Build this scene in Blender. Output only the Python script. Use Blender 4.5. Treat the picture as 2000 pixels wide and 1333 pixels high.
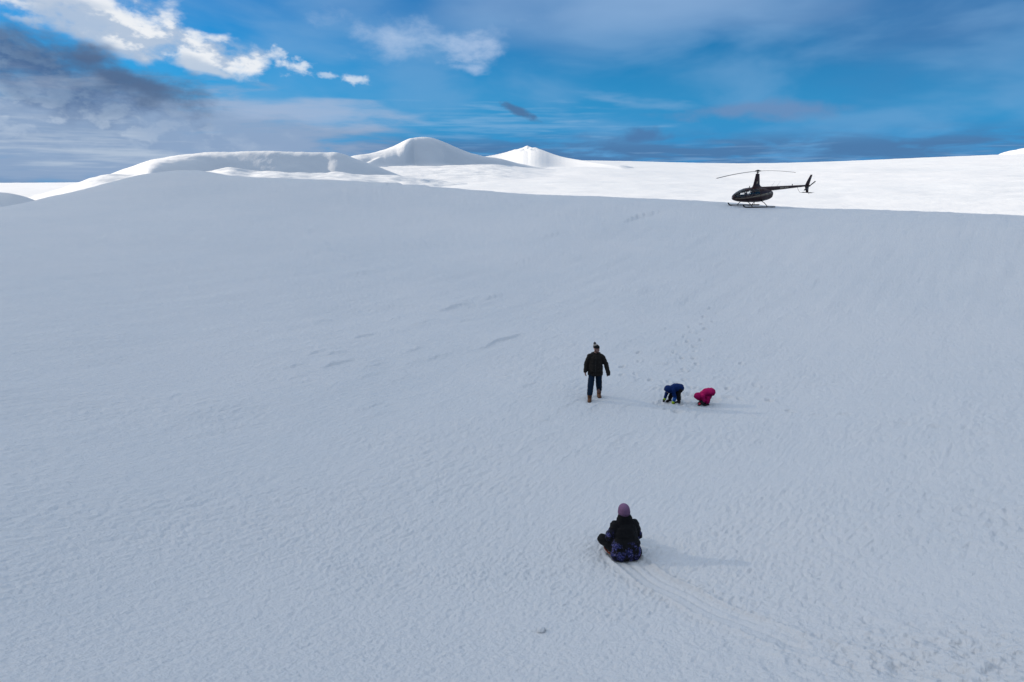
import bpy, bmesh, math, random
import numpy as np
from mathutils import Vector, Matrix
random.seed(7)
RAD = math.radians
scn = bpy.context.scene
for o in list(bpy.data.objects):
    bpy.data.objects.remove(o)

# ------------------------------------------------------------------ camera
CAM_Z = 8.0
cd = bpy.data.cameras.new('camera')
cd.lens = 22.0
cd.sensor_width = 36.0
cd.clip_end = 60000
cam = bpy.data.objects.new('camera', cd)
scn.collection.objects.link(cam)
cam.location = (0, 0, CAM_Z)
cam.rotation_euler = (RAD(90 - 14.52), 0, 0)
scn.camera = cam

# ------------------------------------------------------------------ exposure, sun
scn.view_settings.view_transform = 'Standard'
scn.view_settings.look = 'None'
scn.view_settings.gamma = 1.0
scn.view_settings.use_curve_mapping = False
EXPO = 0.55
scn.view_settings.exposure = EXPO
SUN_AZ, SUN_EL = -70.0, 18.0          # degrees, azimuth from +Y towards +X
SUN_DIR = Vector((math.sin(RAD(SUN_AZ)) * math.cos(RAD(SUN_EL)),
                  math.cos(RAD(SUN_AZ)) * math.cos(RAD(SUN_EL)), math.sin(RAD(SUN_EL))))
sl = bpy.data.lights.new('sun', 'SUN')
sl.energy = 4.45
sl.angle = RAD(0.5)
sl.color = (1.0, 0.86, 0.70)
sun = bpy.data.objects.new('sun', sl)
scn.collection.objects.link(sun)
sun.rotation_euler = SUN_DIR.to_track_quat('Z', 'Y').to_euler()
sun.location = (-60, 40, 80)
scn.cycles.max_bounces = 6
scn.cycles.diffuse_bounces = 0

# ------------------------------------------------------------------ node helper
class NT:
    def __init__(self, tree):
        self.t = tree
        self.n = tree.nodes
        self.l = tree.links
    def put(self, sock, v):
        if v is None:
            return
        if hasattr(v, 'is_output') or isinstance(v, bpy.types.NodeSocket):
            self.l.new(v, sock)
        else:
            if sock.type == 'RGBA' and len(v) == 3:
                v = (*v, 1)
            sock.default_value = v
    def math(self, op, a, b=None, c=None, clamp=False):
        m = self.n.new('ShaderNodeMath')
        m.operation = op
        m.use_clamp = clamp
        for i, v in enumerate((a, b, c)):
            self.put(m.inputs[i], v)
        return m.outputs[0]
    def vmath(self, op, a, b=None):
        m = self.n.new('ShaderNodeVectorMath')
        m.operation = op
        self.put(m.inputs[0], a)
        self.put(m.inputs[1], b)
        return m.outputs[0]
    def comb(self, x, y, z):
        m = self.n.new('ShaderNodeCombineXYZ')
        for i, v in enumerate((x, y, z)):
            self.put(m.inputs[i], v)
        return m.outputs[0]
    def sep(self, v):
        m = self.n.new('ShaderNodeSeparateXYZ')
        self.put(m.inputs[0], v)
        return m.outputs
    def noise(self, vec, scale, detail=4, rough=0.5, dist=0.0):
        m = self.n.new('ShaderNodeTexNoise')
        self.put(m.inputs['Vector'], vec)
        m.inputs['Scale'].default_value = scale
        m.inputs['Detail'].default_value = detail
        m.inputs['Roughness'].default_value = rough
        m.inputs['Distortion'].default_value = dist
        return m.outputs
    def smooth(self, v, a, b, lo=0.0, hi=1.0):
        m = self.n.new('ShaderNodeMapRange')
        m.interpolation_type = 'SMOOTHSTEP'
        self.put(m.inputs[0], v)
        for i, x in enumerate((a, b, lo, hi)):
            m.inputs[i + 1].default_value = x
        return m.outputs[0]
    def lin(self, v, a, b, lo=0.0, hi=1.0):
        m = self.n.new('ShaderNodeMapRange')
        self.put(m.inputs[0], v)
        for i, x in enumerate((a, b, lo, hi)):
            m.inputs[i + 1].default_value = x
        return m.outputs[0]
    def mix(self, f, a, b, mode='MIX'):
        m = self.n.new('ShaderNodeMix')
        m.data_type = 'RGBA'
        m.blend_type = mode
        self.put(m.inputs[0], f)
        self.put(m.inputs[6], a)
        self.put(m.inputs[7], b)
        return m.outputs[2]

# ------------------------------------------------------------------ sky
world = bpy.data.worlds.new('World')
scn.world = world
world.use_nodes = True
world.cycles.sampling_method = 'MANUAL'
world.cycles.sample_map_resolution = 512
W = NT(world.node_tree)
W.n.clear()
SKY_STRENGTH = 0.12
K = 1.0 / (2 ** EXPO * SKY_STRENGTH)    # brings cloud radiance to the sky texture's own scale

def build_sky():
    out = W.n.new('ShaderNodeOutputWorld')
    bg = W.n.new('ShaderNodeBackground')
    W.l.new(bg.outputs[0], out.inputs[0])
    bg.inputs[1].default_value = SKY_STRENGTH
    st = W.n.new('ShaderNodeTexSky')
    st.sky_type = 'NISHITA'
    st.sun_disc = False
    st.sun_elevation = RAD(SUN_EL)
    st.sun_rotation = RAD(SUN_AZ)
    st.altitude = 1400
    st.air_density = 1.0
    st.dust_density = 0.2
    st.ozone_density = 4.0
    hs = W.n.new('ShaderNodeHueSaturation')
    hs.inputs['Saturation'].default_value = 1.3
    hs.inputs['Value'].default_value = 1.0
    W.l.new(st.outputs[0], hs.inputs['Color'])
    col = W.mix(1.0, hs.outputs[0], (0.16, 0.55, 0.60), 'MULTIPLY')

    tc = W.n.new('ShaderNodeTexCoord')
    d = W.vmath('NORMALIZE', tc.outputs['Generated'])
    x, y, z = W.sep(d)
    az = W.math('MULTIPLY', W.math('ARCTAN2', x, y), 57.2958)
    el = W.math('MULTIPLY', W.math('ARCSINE', z), 57.2958)
    # flattened direction: clouds lie in layers, stretched along the horizon
    dz = W.comb(x, y, W.math('MULTIPLY', z, 3.0))
    dz2 = W.comb(x, y, W.math('MULTIPLY', z, 6.5))
    wob = W.noise(dz, 9.0, 3, 0.5)[1]
    wx, wy, wz = W.sep(wob)
    wa = W.math('MULTIPLY', W.math('SUBTRACT', wx, 0.5), 6.0)
    we = W.math('MULTIPLY', W.math('SUBTRACT', wy, 0.5), 2.2)
    azw = W.math('ADD', az, wa)
    elw = W.math('ADD', el, we)
    puff = W.noise(W.comb(x, y, W.math('MULTIPLY', z, 1.8)), 22.0, 6, 0.56, 0.15)[0]       # cumulus edges
    pv = W.comb(x, y, W.math('MULTIPLY', z, 1.8))
    puffs = W.noise(W.vmath('ADD', pv, (-0.012, 0.004, 0.020)), 22.0, 4, 0.56, 0.15)[0]
    lit = W.smooth(W.math('SUBTRACT', puff, puffs), -0.07, 0.10)
    puff2 = W.noise(W.comb(x, y, W.math('MULTIPLY', z, 1.5)), 60.0, 4, 0.55, 0.1)[0]
    band = W.noise(dz2, 9.0, 6, 0.54, 0.3)[0]      # layered stratus
    streak = W.noise(W.comb(x, y, W.math('MULTIPLY', z, 14.0)), 10.0, 5, 0.54, 0.2)[0]
    big = W.noise(dz, 2.6, 3, 0.5)[0]

    def ell(a0, e0, ra, re, rot=0.0, warp=1):
        u = W.math('SUBTRACT', azw if warp else az, a0)
        v = W.math('SUBTRACT', elw if warp else el, e0)
        c, s = math.cos(RAD(rot)), math.sin(RAD(rot))
        p = W.math('ADD', W.math('MULTIPLY', u, c / ra), W.math('MULTIPLY', v, s / ra))
        q = W.math('ADD', W.math('MULTIPLY', u, -s / re), W.math('MULTIPLY', v, c / re))
        return W.math('SQRT', W.math('ADD', W.math('MULTIPLY', p, p), W.math('MULTIPLY', q, q)))

    def layer(col, dist, noise, amp, lo, hi, color, dens=1.0):
        f = W.math('ADD', W.math('SUBTRACT', 1.0, dist), W.math('MULTIPLY', W.math('SUBTRACT', noise, 0.5), amp))
        m = W.smooth(f, lo, hi, 0.0, dens)
        return W.mix(m, col, color)

    def k(r, g, b):
        return (r * K, g * K, b * K)
    white = W.mix(lit, k(0.46, 0.56, 0.71), k(0.86, 0.885, 0.92))
    lump = W.mix(lit, k(0.235, 0.335, 0.51), k(0.47, 0.565, 0.705))
    pale = k(0.40, 0.52, 0.72)
    grey = k(0.275, 0.385, 0.57)
    dark = k(0.085, 0.145, 0.27)
    slate = k(0.075, 0.19, 0.40)

    # clear air above the glacier stays blue down to the horizon
    col = W.mix(W.smooth(el, 11.0, 1.0, 0.0, 0.9), col, k(0.035, 0.245, 0.60))
    # clouds nearer the sun pass more of its light
    dot = W.n.new('ShaderNodeVectorMath')
    dot.operation = 'DOT_PRODUCT'
    W.l.new(d, dot.inputs[0])
    dot.inputs[1].default_value = SUN_DIR
    ph = W.math('POWER', W.math('MAXIMUM', dot.outputs['Value'], 0.0), 5.0)
    # thin high veil over the whole sky, thicker higher up
    veil = W.math('MULTIPLY', W.smooth(big, 0.34, 0.66), W.smooth(el, 5.0, 24.0, 0.0, 0.62))
    col = W.mix(veil, col, k(0.38, 0.50, 0.70))
    # broken cloud deck high overhead and round the rest of the sky
    deck = W.math('MULTIPLY', W.smooth(W.noise(dz, 4.0, 5, 0.55, 0.2)[0], 0.33, 0.56), W.smooth(el, 13.5, 27.0, 0.0, 0.97))
    dc = W.mix(ph, k(0.595, 0.625, 0.665), k(1.5, 1.5, 1.5))
    col = W.mix(deck, col, dc)
    # duller, greyer blue to the right
    col = layer(col, ell(33, 10.5, 15, 7), big, 0.8, 0.0, 0.9, k(0.07, 0.20, 0.44), 0.75)
    # thin pale veil across the whole view
    col = W.mix(W.smooth(W.noise(dz, 5.5, 4, 0.5, 0.3)[0], 0.36, 0.68, 0.0, 0.42), col, k(0.20, 0.40, 0.67))
    # pale haze streak in the upper middle
    col = layer(col, ell(13, 15.5, 24, 6.0), big, 1.2, -0.1, 1.0, k(0.25, 0.42, 0.68), 0.85)
    # layered low cloud all round the horizon
    lowc = W.math('MULTIPLY', W.smooth(band, 0.33, 0.55), W.smooth(el, 4.2, 2.4))
    col = W.mix(lowc, col, k(0.075, 0.20, 0.41))
    lowl = W.math('MULTIPLY', W.smooth(streak, 0.52, 0.68, 0.0, 0.7), W.smooth(el, 3.4, 2.0))
    col = W.mix(lowl, col, k(0.17, 0.33, 0.57))
    # thin bright streaks low in the centre
    col = layer(col, ell(-1, 4.6, 16, 2.0, 0), streak, 2.6, 0.25, 1.25, k(0.30, 0.49, 0.73), 0.45)
    # broad grey stratus filling the left
    col = layer(col, ell(-31, 2.6, 27, 5.4, -3), band, 1.3, 0.0, 0.55, grey, 0.96)
    col = layer(col, ell(-17, 5.3, 11, 1.5, -3), band, 1.4, 0.0, 0.9, k(0.36, 0.48, 0.68), 0.8)
    # lighter puffs within it
    col = layer(col, ell(-32, 2.2, 9, 2.2, 0), streak, 3.0, 0.15, 1.1, k(0.45, 0.545, 0.68), 0.85)
    col = layer(col, ell(-36, 4.4, 8, 0.9, 0), streak, 2.6, 0.3, 1.1, k(0.42, 0.52, 0.67), 0.8)
    # lumpy grey cloud shoulder running down the left
    col = layer(col, ell(-34, 4.6, 14, 3.6, -6), puff, 2.0, 0.0, 1.3, lump, 0.8)
    # bright cloud behind the dark mass, at the upper left
    col = layer(col, ell(-36, 12.6, 12, 2.4, -4), puff, 1.6, 0.0, 0.8, white, 1.0)
    col = layer(col, ell(-31, 10.2, 6.5, 1.7, -24), puff, 1.7, 0.0, 0.6, k(0.45, 0.55, 0.70), 0.9)
    # white cumulus bank stepping down to the right
    for a, e, ra, re, c in ((-29.0, 10.3, 3.0, 1.3, white), (-26.6, 9.8, 3.4, 1.5, white), (-23.6, 9.0, 3.2, 1.3, white),
                            (-21.4, 9.2, 1.5, 1.1, white), (-25.0, 8.2, 3.0, 0.8, k(0.50, 0.60, 0.74))):
        dd = ell(a, e, ra, re, -10, 1)
        col = layer(col, dd, puff, 1.9, -0.15, 0.75, c, 0.95)
    # dark heavy mass in front of it, its underside trailing to the right
    col = layer(col, ell(-35.5, 7.6, 12.0, 3.5, -13), puff, 1.3, 0.0, 1.0, W.mix(lit, k(0.075, 0.15, 0.31), k(0.14, 0.235, 0.40)), 0.97)
    col = layer(col, ell(-30, 7.2, 8.5, 1.8, -17), puff, 1.4, 0.0, 0.9, dark, 0.9)
    col = layer(col, ell(-35.5, 7.0, 5.0, 1.2, 0), band, 2.6, 0.35, 1.2, k(0.30, 0.38, 0.52), 0.6)
    # small cumulus in the blue gap
    for a, e, ra, re, dn in ((-19.0, 9.6, 0.85, 0.7, 0.9), (-17.7, 8.7, 1.7, 0.75, 0.95), (-13.2, 7.95, 1.4, 0.45, 0.85), (-15.3, 8.2, 1.2, 0.28, 0.6)):
        col = layer(col, ell(a, e, ra, re, -4, 0), puff2, 2.6, 0.0, 1.0, k(0.66, 0.75, 0.87), dn)
    # thin ragged altocumulus right of the gap
    col = layer(col, ell(-8.5, 11.0, 8.0, 2.1, -4), puff, 2.4, 0.0, 1.4, k(0.42, 0.56, 0.78), 0.8)
    col = layer(col, ell(-3.0, 11.0, 4.5, 1.2, 8), puff, 2.2, 0.0, 1.4, k(0.40, 0.54, 0.77), 0.8)
    col = layer(col, ell(-4.2, 9.2, 2.7, 0.8, -3), puff, 2.0, 0.0, 1.2, k(0.38, 0.53, 0.77), 0.85)
    # grey lens cloud over the helicopter, dark wisp, slate bank
    col = layer(col, ell(20.5, 5.3, 8.5, 0.95, 0), puff, 1.0, 0.0, 0.8, k(0.15, 0.275, 0.50), 0.85)
    col = layer(col, ell(10.0, 6.4, 6.5, 0.7, -5), band, 1.8, 0.1, 1.1, k(0.20, 0.40, 0.66), 0.6)
    col = layer(col, ell(0.6, 5.6, 2.3, 0.5, -24, 0), puff2, 1.2, 0.05, 0.7, k(0.075, 0.17, 0.34), 0.9)
    col = layer(col, ell(10.5, 3.6, 4.2, 0.7, 3), puff, 2.0, 0.1, 0.9, slate, 0.85)
    W.l.new(col, bg.inputs[0])

build_sky()

# ------------------------------------------------------------------ numpy noise
def _grad(seed):
    r = np.random.RandomState(seed)
    p = r.permutation(512)
    a = r.rand(512) * 2 * np.pi
    return p, np.cos(a), np.sin(a)
_cache = {}
def perlin(x, y, seed=0):
    if seed not in _cache:
        _cache[seed] = _grad(seed)
    p, gx, gy = _cache[seed]
    xi = np.floor(x).astype(np.int64)
    yi = np.floor(y).astype(np.int64)
    xf, yf = x - xi, y - yi
    def g(ix, iy, dx, dy):
        h = p[(p[ix & 511] + iy) & 511]
        return gx[h] * dx + gy[h] * dy
    u = xf * xf * xf * (xf * (xf * 6 - 15) + 10)
    v = yf * yf * yf * (yf * (yf * 6 - 15) + 10)
    a = g(xi, yi, xf, yf)
    b = g(xi + 1, yi, xf - 1, yf)
    c = g(xi, yi + 1, xf, yf - 1)
    d = g(xi + 1, yi + 1, xf - 1, yf - 1)
    return 1.5 * ((a + u * (b - a)) * (1 - v) + (c + u * (d - c)) * v)
def fbm(x, y, octv=4, seed=0, gain=0.5):
    t = 0
    a = 1.0
    for i in range(octv):
        t = t + a * perlin(x * 2 ** i + 17.3 * i, y * 2 ** i - 9.1 * i, seed + i)
        a *= gain
    return t
def sstep(v, a, b):
    t = np.clip((v - a) / (b - a), 0, 1)
    return t * t * (3 - 2 * t)
def smax(a, b, k):
    h = np.clip(0.5 + 0.5 * (a - b) / k, 0, 1)
    return b + (a - b) * h + k * h * (1 - h)

# ------------------------------------------------------------------ terrain shape
CTRL = [  # x, y, z of the near bowl
    (1.78, 8.64, 2.22), (2.33, 16.72, 1.97), (4.47, 16.43, 2.0), (5.25, 16.21, 2.0),
    (20.3, 53.6, 5.66), (22.6, 55.4, 5.68),
    (-43.76, 54.64, 5.67), (-42.72, 61.64, 6.67), (-38.72, 70.01, 8.7), (-35.58, 73.88, 8.96), (-31.92, 73.35, 8.34),
    (-27.72, 72.91, 8.06), (-17.13, 71.99, 7.72), (-5.55, 69.78, 6.93), (10.4, 65.18, 6.24), (20.81, 60.52, 5.78),
    (25.99, 54.08, 5.65), (29.71, 46.29, 5.74), (31.32, 38.98, 5.85), (33, 30, 6.0), (30, 18, 5.6),
    (0, 0, 6.3), (0, 2.2, 4.7), (0, 5.8, 2.85), (-4.5, 6.2, 2.95), (4.6, 6.0, 3.05), (6.5, 8.5, 2.75), (-7, 9.5, 2.7),
    (-12, 20, 2.75), (0, 25, 2.15), (12, 25, 2.5), (0, 40, 3.6), (-18, 40, 4.5), (15, 42, 4.2), (-28, 30, 4.6),
    (-30, 55, 6.3), (-8, 55, 5.2), (22, 25, 3.9), (12, 12, 3.1), (-45, 40, 5.3), (-50, 20, 6.0), (-25, 5, 6),
    (0, -25, 10), (30, -15, 10), (-35, -15, 10), (0, -80, 16), (80, -40, 12), (-80, -40, 16),
]
def _beyond():
    ridge = [(-43.76, 54.64, 5.67), (-42.72, 61.64, 6.67), (-35.58, 73.88, 8.96), (-27.72, 72.91, 8.06), (-17.13, 71.99, 7.72),
             (-5.55, 69.78, 6.93), (10.4, 65.18, 6.24), (20.81, 60.52, 5.78), (25.99, 54.08, 5.65), (31.32, 38.98, 5.85), (33, 30, 6.0)]
    o = []
    for x, y, z in ridge:
        R = math.hypot(x, y)
        for dr, zz in ((9, z - 1.3), (24, min(1.5, z - 5)), (50, -5.0)):
            o.append((x * (R + dr) / R, y * (R + dr) / R, zz))
    return o
CT = np.array(CTRL + _beyond())
def _tps_fit():
    n = len(CT)
    d = np.hypot(CT[:, None, 0] - CT[None, :, 0], CT[:, None, 1] - CT[None, :, 1])
    Kk = np.where(d > 0, d * d * np.log(np.maximum(d, 1e-9)), 0) + np.eye(n) * 1.0
    P = np.c_[np.ones(n), CT[:, :2]]
    A = np.block([[Kk, P], [P.T, np.zeros((3, 3))]])
    return np.linalg.solve(A, np.r_[CT[:, 2], np.zeros(3)])
TPS = _tps_fit()
def tps(x, y):
    r = TPS[-3] + TPS[-2] * x + TPS[-1] * y
    for i in range(len(CT)):
        d2 = (x - CT[i, 0]) ** 2 + (y - CT[i, 1]) ** 2 + 1e-9
        r = r + TPS[i] * 0.5 * d2 * np.log(d2)
    return r

S = 1.09        # size of the bowl
WX, WY = 0.64, 0.768          # wind direction, streaks run along it
# wind-cut scarps: x, y, length, height
SCARP = [(-5.5, 22.8, 1.3, .075), (-4.8, 25.5, .8, .05), (-2.6, 27.6, 2.0, .11), (-0.9, 29.5, 1.7, .09), (-0.4, 22.9, 2.6, .10),
         (-3.6, 25.0, 1.6, .06), (-6.6, 20.4, .8, .05), (-6.0, 20.5, .8, .06), (-5.6, 19.6, 1.7, .06), (-4.5, 19.6, 1.1, .05),
         (-3.4, 21.5, 1.0, .05), (-6.8, 19.0, .9, .045), (-5.6, 27.0, 1.6, .045), (-3.2, 29.6, .7, .05), (-2.0, 25.6, 1.2, .05),
         (1.6, 23.5, 1.8, .035), (3.3, 24.5, 1.6, .03), (-7.6, 24.5, 1.0, .05), (-2.6, 20.8, 1.0, .04), (0.8, 19.4, 1.6, .03),
         (5.5, 20.6, 1.8, .03), (1.6, 16.3, 1.7, .035), (2.6, 13.9, 1.4, .025), (6.2, 24.5, 1.6, .03), (8.2, 29.0, 2.2, .05),
         (9.8, 50.5, 5.0, .22), (11.5, 52.0, 3.0, .16), (-12.6, 70.5, 4.5, .35), (-9.8, 69.2, 3.0, .25), (0.6, 37.0, 2.0, .06), (-8.0, 33.0, 2.2, .06),
         (3.0, 45.0, 3.0, .09), (-14.0, 44.0, 3.0, .08), (12.0, 36.0, 2.5, .05), (16.0, 40.0, 2.5, .06), (11.0, 27.0, 1.6, .04)]
_r = random.Random(3)
for i in range(46):
    SCARP.append((_r.uniform(-9, 9), _r.uniform(15, 31), _r.uniform(.4, 1.4), _r.uniform(.015, .04)))
for i in range(60):
    SCARP.append((_r.uniform(-28, 24), _r.uniform(30, 62), _r.uniform(1.0, 3.5), _r.uniform(.02, .07)))
# footprints: walking lines from the helicopter down to the people, and the children's trampled patch
PRINT = []
def trail(pts, step, spread, rr):
    for (x0, y0), (x1, y1) in zip(pts, pts[1:]):
        L = math.hypot(x1 - x0, y1 - y0)
        n = max(1, int(L / step))
        tx, ty = (x1 - x0) / L, (y1 - y0) / L
        for i in range(n):
            s = 1 if i % 2 else -1
            t = i / n
            PRINT.append((x0 + (x1 - x0) * t - ty * s * .13 + rr.uniform(-spread, spread),
                          y0 + (y1 - y0) * t + tx * s * .13 + rr.uniform(-spread, spread),
                          math.atan2(ty, tx) + rr.uniform(-.3, .3), rr.uniform(.022, .05)))
trail([(9.0, 27.5), (7.2, 23.5), (5.5, 18.6)], .7, .14, _r)
trail([(7.2, 24.5), (6.0, 21.5), (4.9, 17.6)], .6, .16, _r)
trail([(4.6, 21.4), (2.9, 18.2)], .8, .1, _r)
trail([(4.9, 17.6), (6.6, 16.6), (7.6, 14.8), (9.6, 13.2), (11.5, 11.0)], .55, .15, _r)
for i in range(46):
    PRINT.append((4.9 + _r.gauss(0, .55), 17.1 + _r.gauss(0, .75), _r.uniform(0, 6.28), _r.uniform(.015, .04)))
for i in range(14):
    PRINT.append((4.35 + _r.gauss(0, .3), 15.9 + _r.gauss(0, .25), _r.uniform(0, 6.28), _r.uniform(.02, .04)))
for i in range(26):
    PRINT.append((_r.uniform(3.5, 8.0), _r.uniform(17.5, 22.5), _r.uniform(0, 6.28), _r.uniform(.015, .035)))
# sled track: centre line from the seated person back up to the right
TRACK = np.array([(1.70, 9.35), (1.80, 8.6), (2.12, 7.85), (2.42, 7.3), (2.72, 6.75), (3.02, 6.25), (3.4, 5.7), (3.8, 5.1), (4.2, 4.4), (4.5, 3.5)])

SCARP = [(a * S, b * S, c, d) for a, b, c, d in SCARP]
PRINT = [(a * S, b * S, c, d) for a, b, c, d in PRINT]
TRACK = TRACK * S

def near_base(x, y):
    z = CAM_Z + S * (tps(x / S, y / S) - CAM_Z)
    # knoll beyond the shoulder of the ridge
    z = smax(z, np.maximum(6.3 - (x + 70.5) ** 2 / 12 - (y - 87.7) ** 2 / 40, -20), .6)
    z = z + 0.10 * fbm(x / 9, y / 9, 2, 40) * sstep(np.hypot(x, y), 6, 20)
    return z

def near_detail(x, y):
    R = np.hypot(x, y)
    a = x * WX + y * WY
    b = -x * WY + y * WX
    mod = 0.38 + 0.62 * sstep(fbm(x / 6, y / 4, 3, 50), -0.35, 0.5)
    z = 0.022 * fbm(a / 4.5, b / 1.6, 3, 60) * sstep(R, 9, 24)
    z = z + 0.013 * fbm(a / 1.5, b / .38, 3, 70, .55) * mod * sstep(R, 6, 16)
    # long wind ridges on the upper slope
    z = z + 0.024 * fbm(a / 6.5, b / .85, 3, 65, .55) * sstep(R, 20, 38)
    # crusted ripple relief, coarser where wind has scoured it
    z = z + 0.0145 * fbm(a / .24, b / .11, 3, 80, .6) * mod * (1 - .5 * sstep(R, 12, 40))
    z = z + 0.0105 * fbm(x / .07, y / .07, 2, 90, .6) * (.45 + .55 * mod) * (1 - sstep(R, 9, 16))
    for (sx, sy, L, h) in SCARP:
        m = (np.abs(x - sx) < L + 3) & (np.abs(y - sy) < L + 3)
        if not m.any():
            continue
        xx, yy = x[m] - sx, y[m] - sy
        s = (xx * WX + yy * WY) / (L * .62)
        n = -(xx * WY - yy * WX) * -1
        n = xx * -WY + yy * WX
        n = n + 0.10 * L * (s * s) + .04 * np.sin(s * 7 + sx)
        tp = np.clip(1 - s * s, 0, 1)
        wd = max(.02, .004 * math.hypot(sx, sy))
        prof = np.where(n > 0, np.exp(-np.maximum(n, 0) / (.35 + L * .3)), 0) * sstep(n, -wd, wd)
        z[m] += .75 * h * tp * prof
    for (sx, sy, an, dp) in PRINT:
        m = (np.abs(x - sx) < .5) & (np.abs(y - sy) < .5)
        if not m.any():
            continue
        xx, yy = x[m] - sx, y[m] - sy
        c, s_ = math.cos(an), math.sin(an)
        q = np.sqrt(((xx * c + yy * s_) / .17) ** 2 + ((-xx * s_ + yy * c) / .085) ** 2)
        dp = dp * .9
        z[m] += -dp * (1 - sstep(q, .5, 1.1)) + .45 * dp * np.exp(-((q - 1.35) / .3) ** 2)
    # sled track
    m = (R < 12) & (x > .5) & (x < 6)
    if m.any():
        px, py = x[m], y[m]
        best = np.full(px.shape, 9.0)
        sd = np.zeros(px.shape)
        along = np.zeros(px.shape)
        acc = 0
        for (ax, ay), (bx, by) in zip(TRACK, TRACK[1:]):
            L = math.hypot(bx - ax, by - ay)
            t = np.clip(((px - ax) * (bx - ax) + (py - ay) * (by - ay)) / L ** 2, 0, 1)
            dd = np.hypot(px - ax - t * (bx - ax), py - ay - t * (by - ay))
            sg = np.sign((bx - ax) * (py - ay) - (by - ay) * (px - ax))
            u = dd < best
            best[u] = dd[u]
            sd[u] = (sg * dd)[u]
            along[u] = (acc + t * L)[u]
            acc += L
        fade = sstep(along, .35, .8) * (1 - .55 * sstep(along, 1.6, 4.5))
        wv = sd + .025 * np.sin(along * 5)
        inner = 1 - sstep(np.abs(wv), .22, .27)
        zz = z[m]
        zz = zz * (1 - .8 * inner * fade)
        zz += fade * (-.022 * inner + .036 * np.exp(-((np.abs(wv) - .285) / .032) ** 2)
                      - .024 * np.exp(-((wv + .03) / .028) ** 2) - .020 * np.exp(-((wv - .13) / .026) ** 2))
        zz += fade * .018 * np.exp(-((np.abs(wv) - .38) / .12) ** 2) * fbm(px / .06, py / .06, 2, 120)
        z[m] = zz
    # churned, kicked-up snow at the lower right and along the right edge
    ch = np.exp(-(((x - 4.9) / 1.5) ** 2 + ((y - 5.8) / 1.0) ** 2)) * 1.15
    ch = ch + .65 * np.exp(-(((x - 8.6) / 1.2) ** 2 + ((y - 8.9) / 2.6) ** 2))
    ch = ch + .30 * np.exp(-(((x - 3.2) / 2.2) ** 2 + ((y - 6.5) / 1.0) ** 2))
    ch = np.clip(ch, 0, 1.1)
    m = ch > .01
    if m.any():
        f = fbm(x[m] / .42, y[m] / .42, 5, 130, .62)
        lump = np.maximum(0, perlin(x[m] / .16, y[m] / .16, 140)) ** 1.5
        z[m] += ch[m] * (.046 * f + .055 * lump)
    return z

def ground_z(x, y):
    X = np.array([float(x)])
    Y = np.array([float(y)])
    return float((near_base(X, Y) + near_detail(X, Y))[0])
def soft_ground(x, y):
    return float(near_base(np.array([float(x)]), np.array([float(y)]))[0])

PEL_A = [-180, -90, -60, -33, -25, -15, -8, 0, 6, 11, 17.5, 21.5, 25.3, 32, 38, 60, 120, 180]
PEL_E = [0, -.3, -.3, -.28, -.1, .8, 1.25, 1.55, 1.62, 1.5, 1.22, 1.2, 1.3, 1.52, 1.72, 1.9, 1.0, 0]
def plain_z(x, y):
    R = np.hypot(x, y)
    az = np.degrees(np.arctan2(x, y))
    e = 0
    for o in (-5, -2.5, 0, 2.5, 5):
        e = e + np.interp(az + o, PEL_A, PEL_E) / 5
    k = (1500 * np.tan(np.radians(e)) + 5.5) / 1400
    Rc = 100 + 1400 * (1 - np.exp(-(np.maximum(R - 100, 0) / 1400) ** 1.0 * 1.0)) / (1 - math.exp(-1))
    Rm = np.minimum(R, 1500)
    z = 2.5 + (Rm - 100) * k
    z = np.where(R < 100, 2.5 - (100 - R) * .12, z)
    over = np.maximum(R - 1500, 0)
    z = z - over * .028 * sstep(over, 0, 1200)
    z = z + 1.3 * fbm(x / 160, y / 160, 3, 200) * sstep(R, 120, 420) * (1 - sstep(R, 900, 1500))
    z = z + .34 * fbm(x / 30, y / 16, 4, 210) * sstep(R, 90, 160)
    return z

# ------------------------------------------------------------------ mesh helpers
def mesh_grid(name, V, closed_u=False):
    """V: (rows, cols, 3) array to a quad mesh"""
    r, c, _ = V.shape
    me = bpy.data.meshes.new(name)
    idx = np.arange(r * c).reshape(r, c)
    if closed_u:
        idx = np.concatenate([idx, idx[:, :1]], 1)
    q = np.stack([idx[:-1, :-1], idx[:-1, 1:], idx[1:, 1:], idx[1:, :-1]], -1).reshape(-1, 4)
    return mesh_np(name, V.reshape(-1, 3), q, me)
def mesh_np(name, verts, quads, me=None):
    me = me or bpy.data.meshes.new(name)
    me.vertices.add(len(verts))
    me.vertices.foreach_set('co', np.ascontiguousarray(verts, np.float32).ravel())
    me.loops.add(quads.size)
    me.loops.foreach_set('vertex_index', np.ascontiguousarray(quads, np.int32).ravel())
    me.polygons.add(len(quads))
    me.polygons.foreach_set('loop_start', np.arange(0, quads.size, 4, dtype=np.int32))
    me.polygons.foreach_set('use_smooth', np.ones(len(quads), bool))
    me.update(calc_edges=True)
    me.validate()
    return me
def link(name, me, mat, parent=None, **props):
    o = bpy.data.objects.new(name, me)
    scn.collection.objects.link(o)
    if mat is not None and me is not None:
        me.materials.clear()
        me.materials.append(mat)
    if parent is not None:
        o.parent = parent
    for a, b in props.items():
        o[a] = b
    return o

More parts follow.
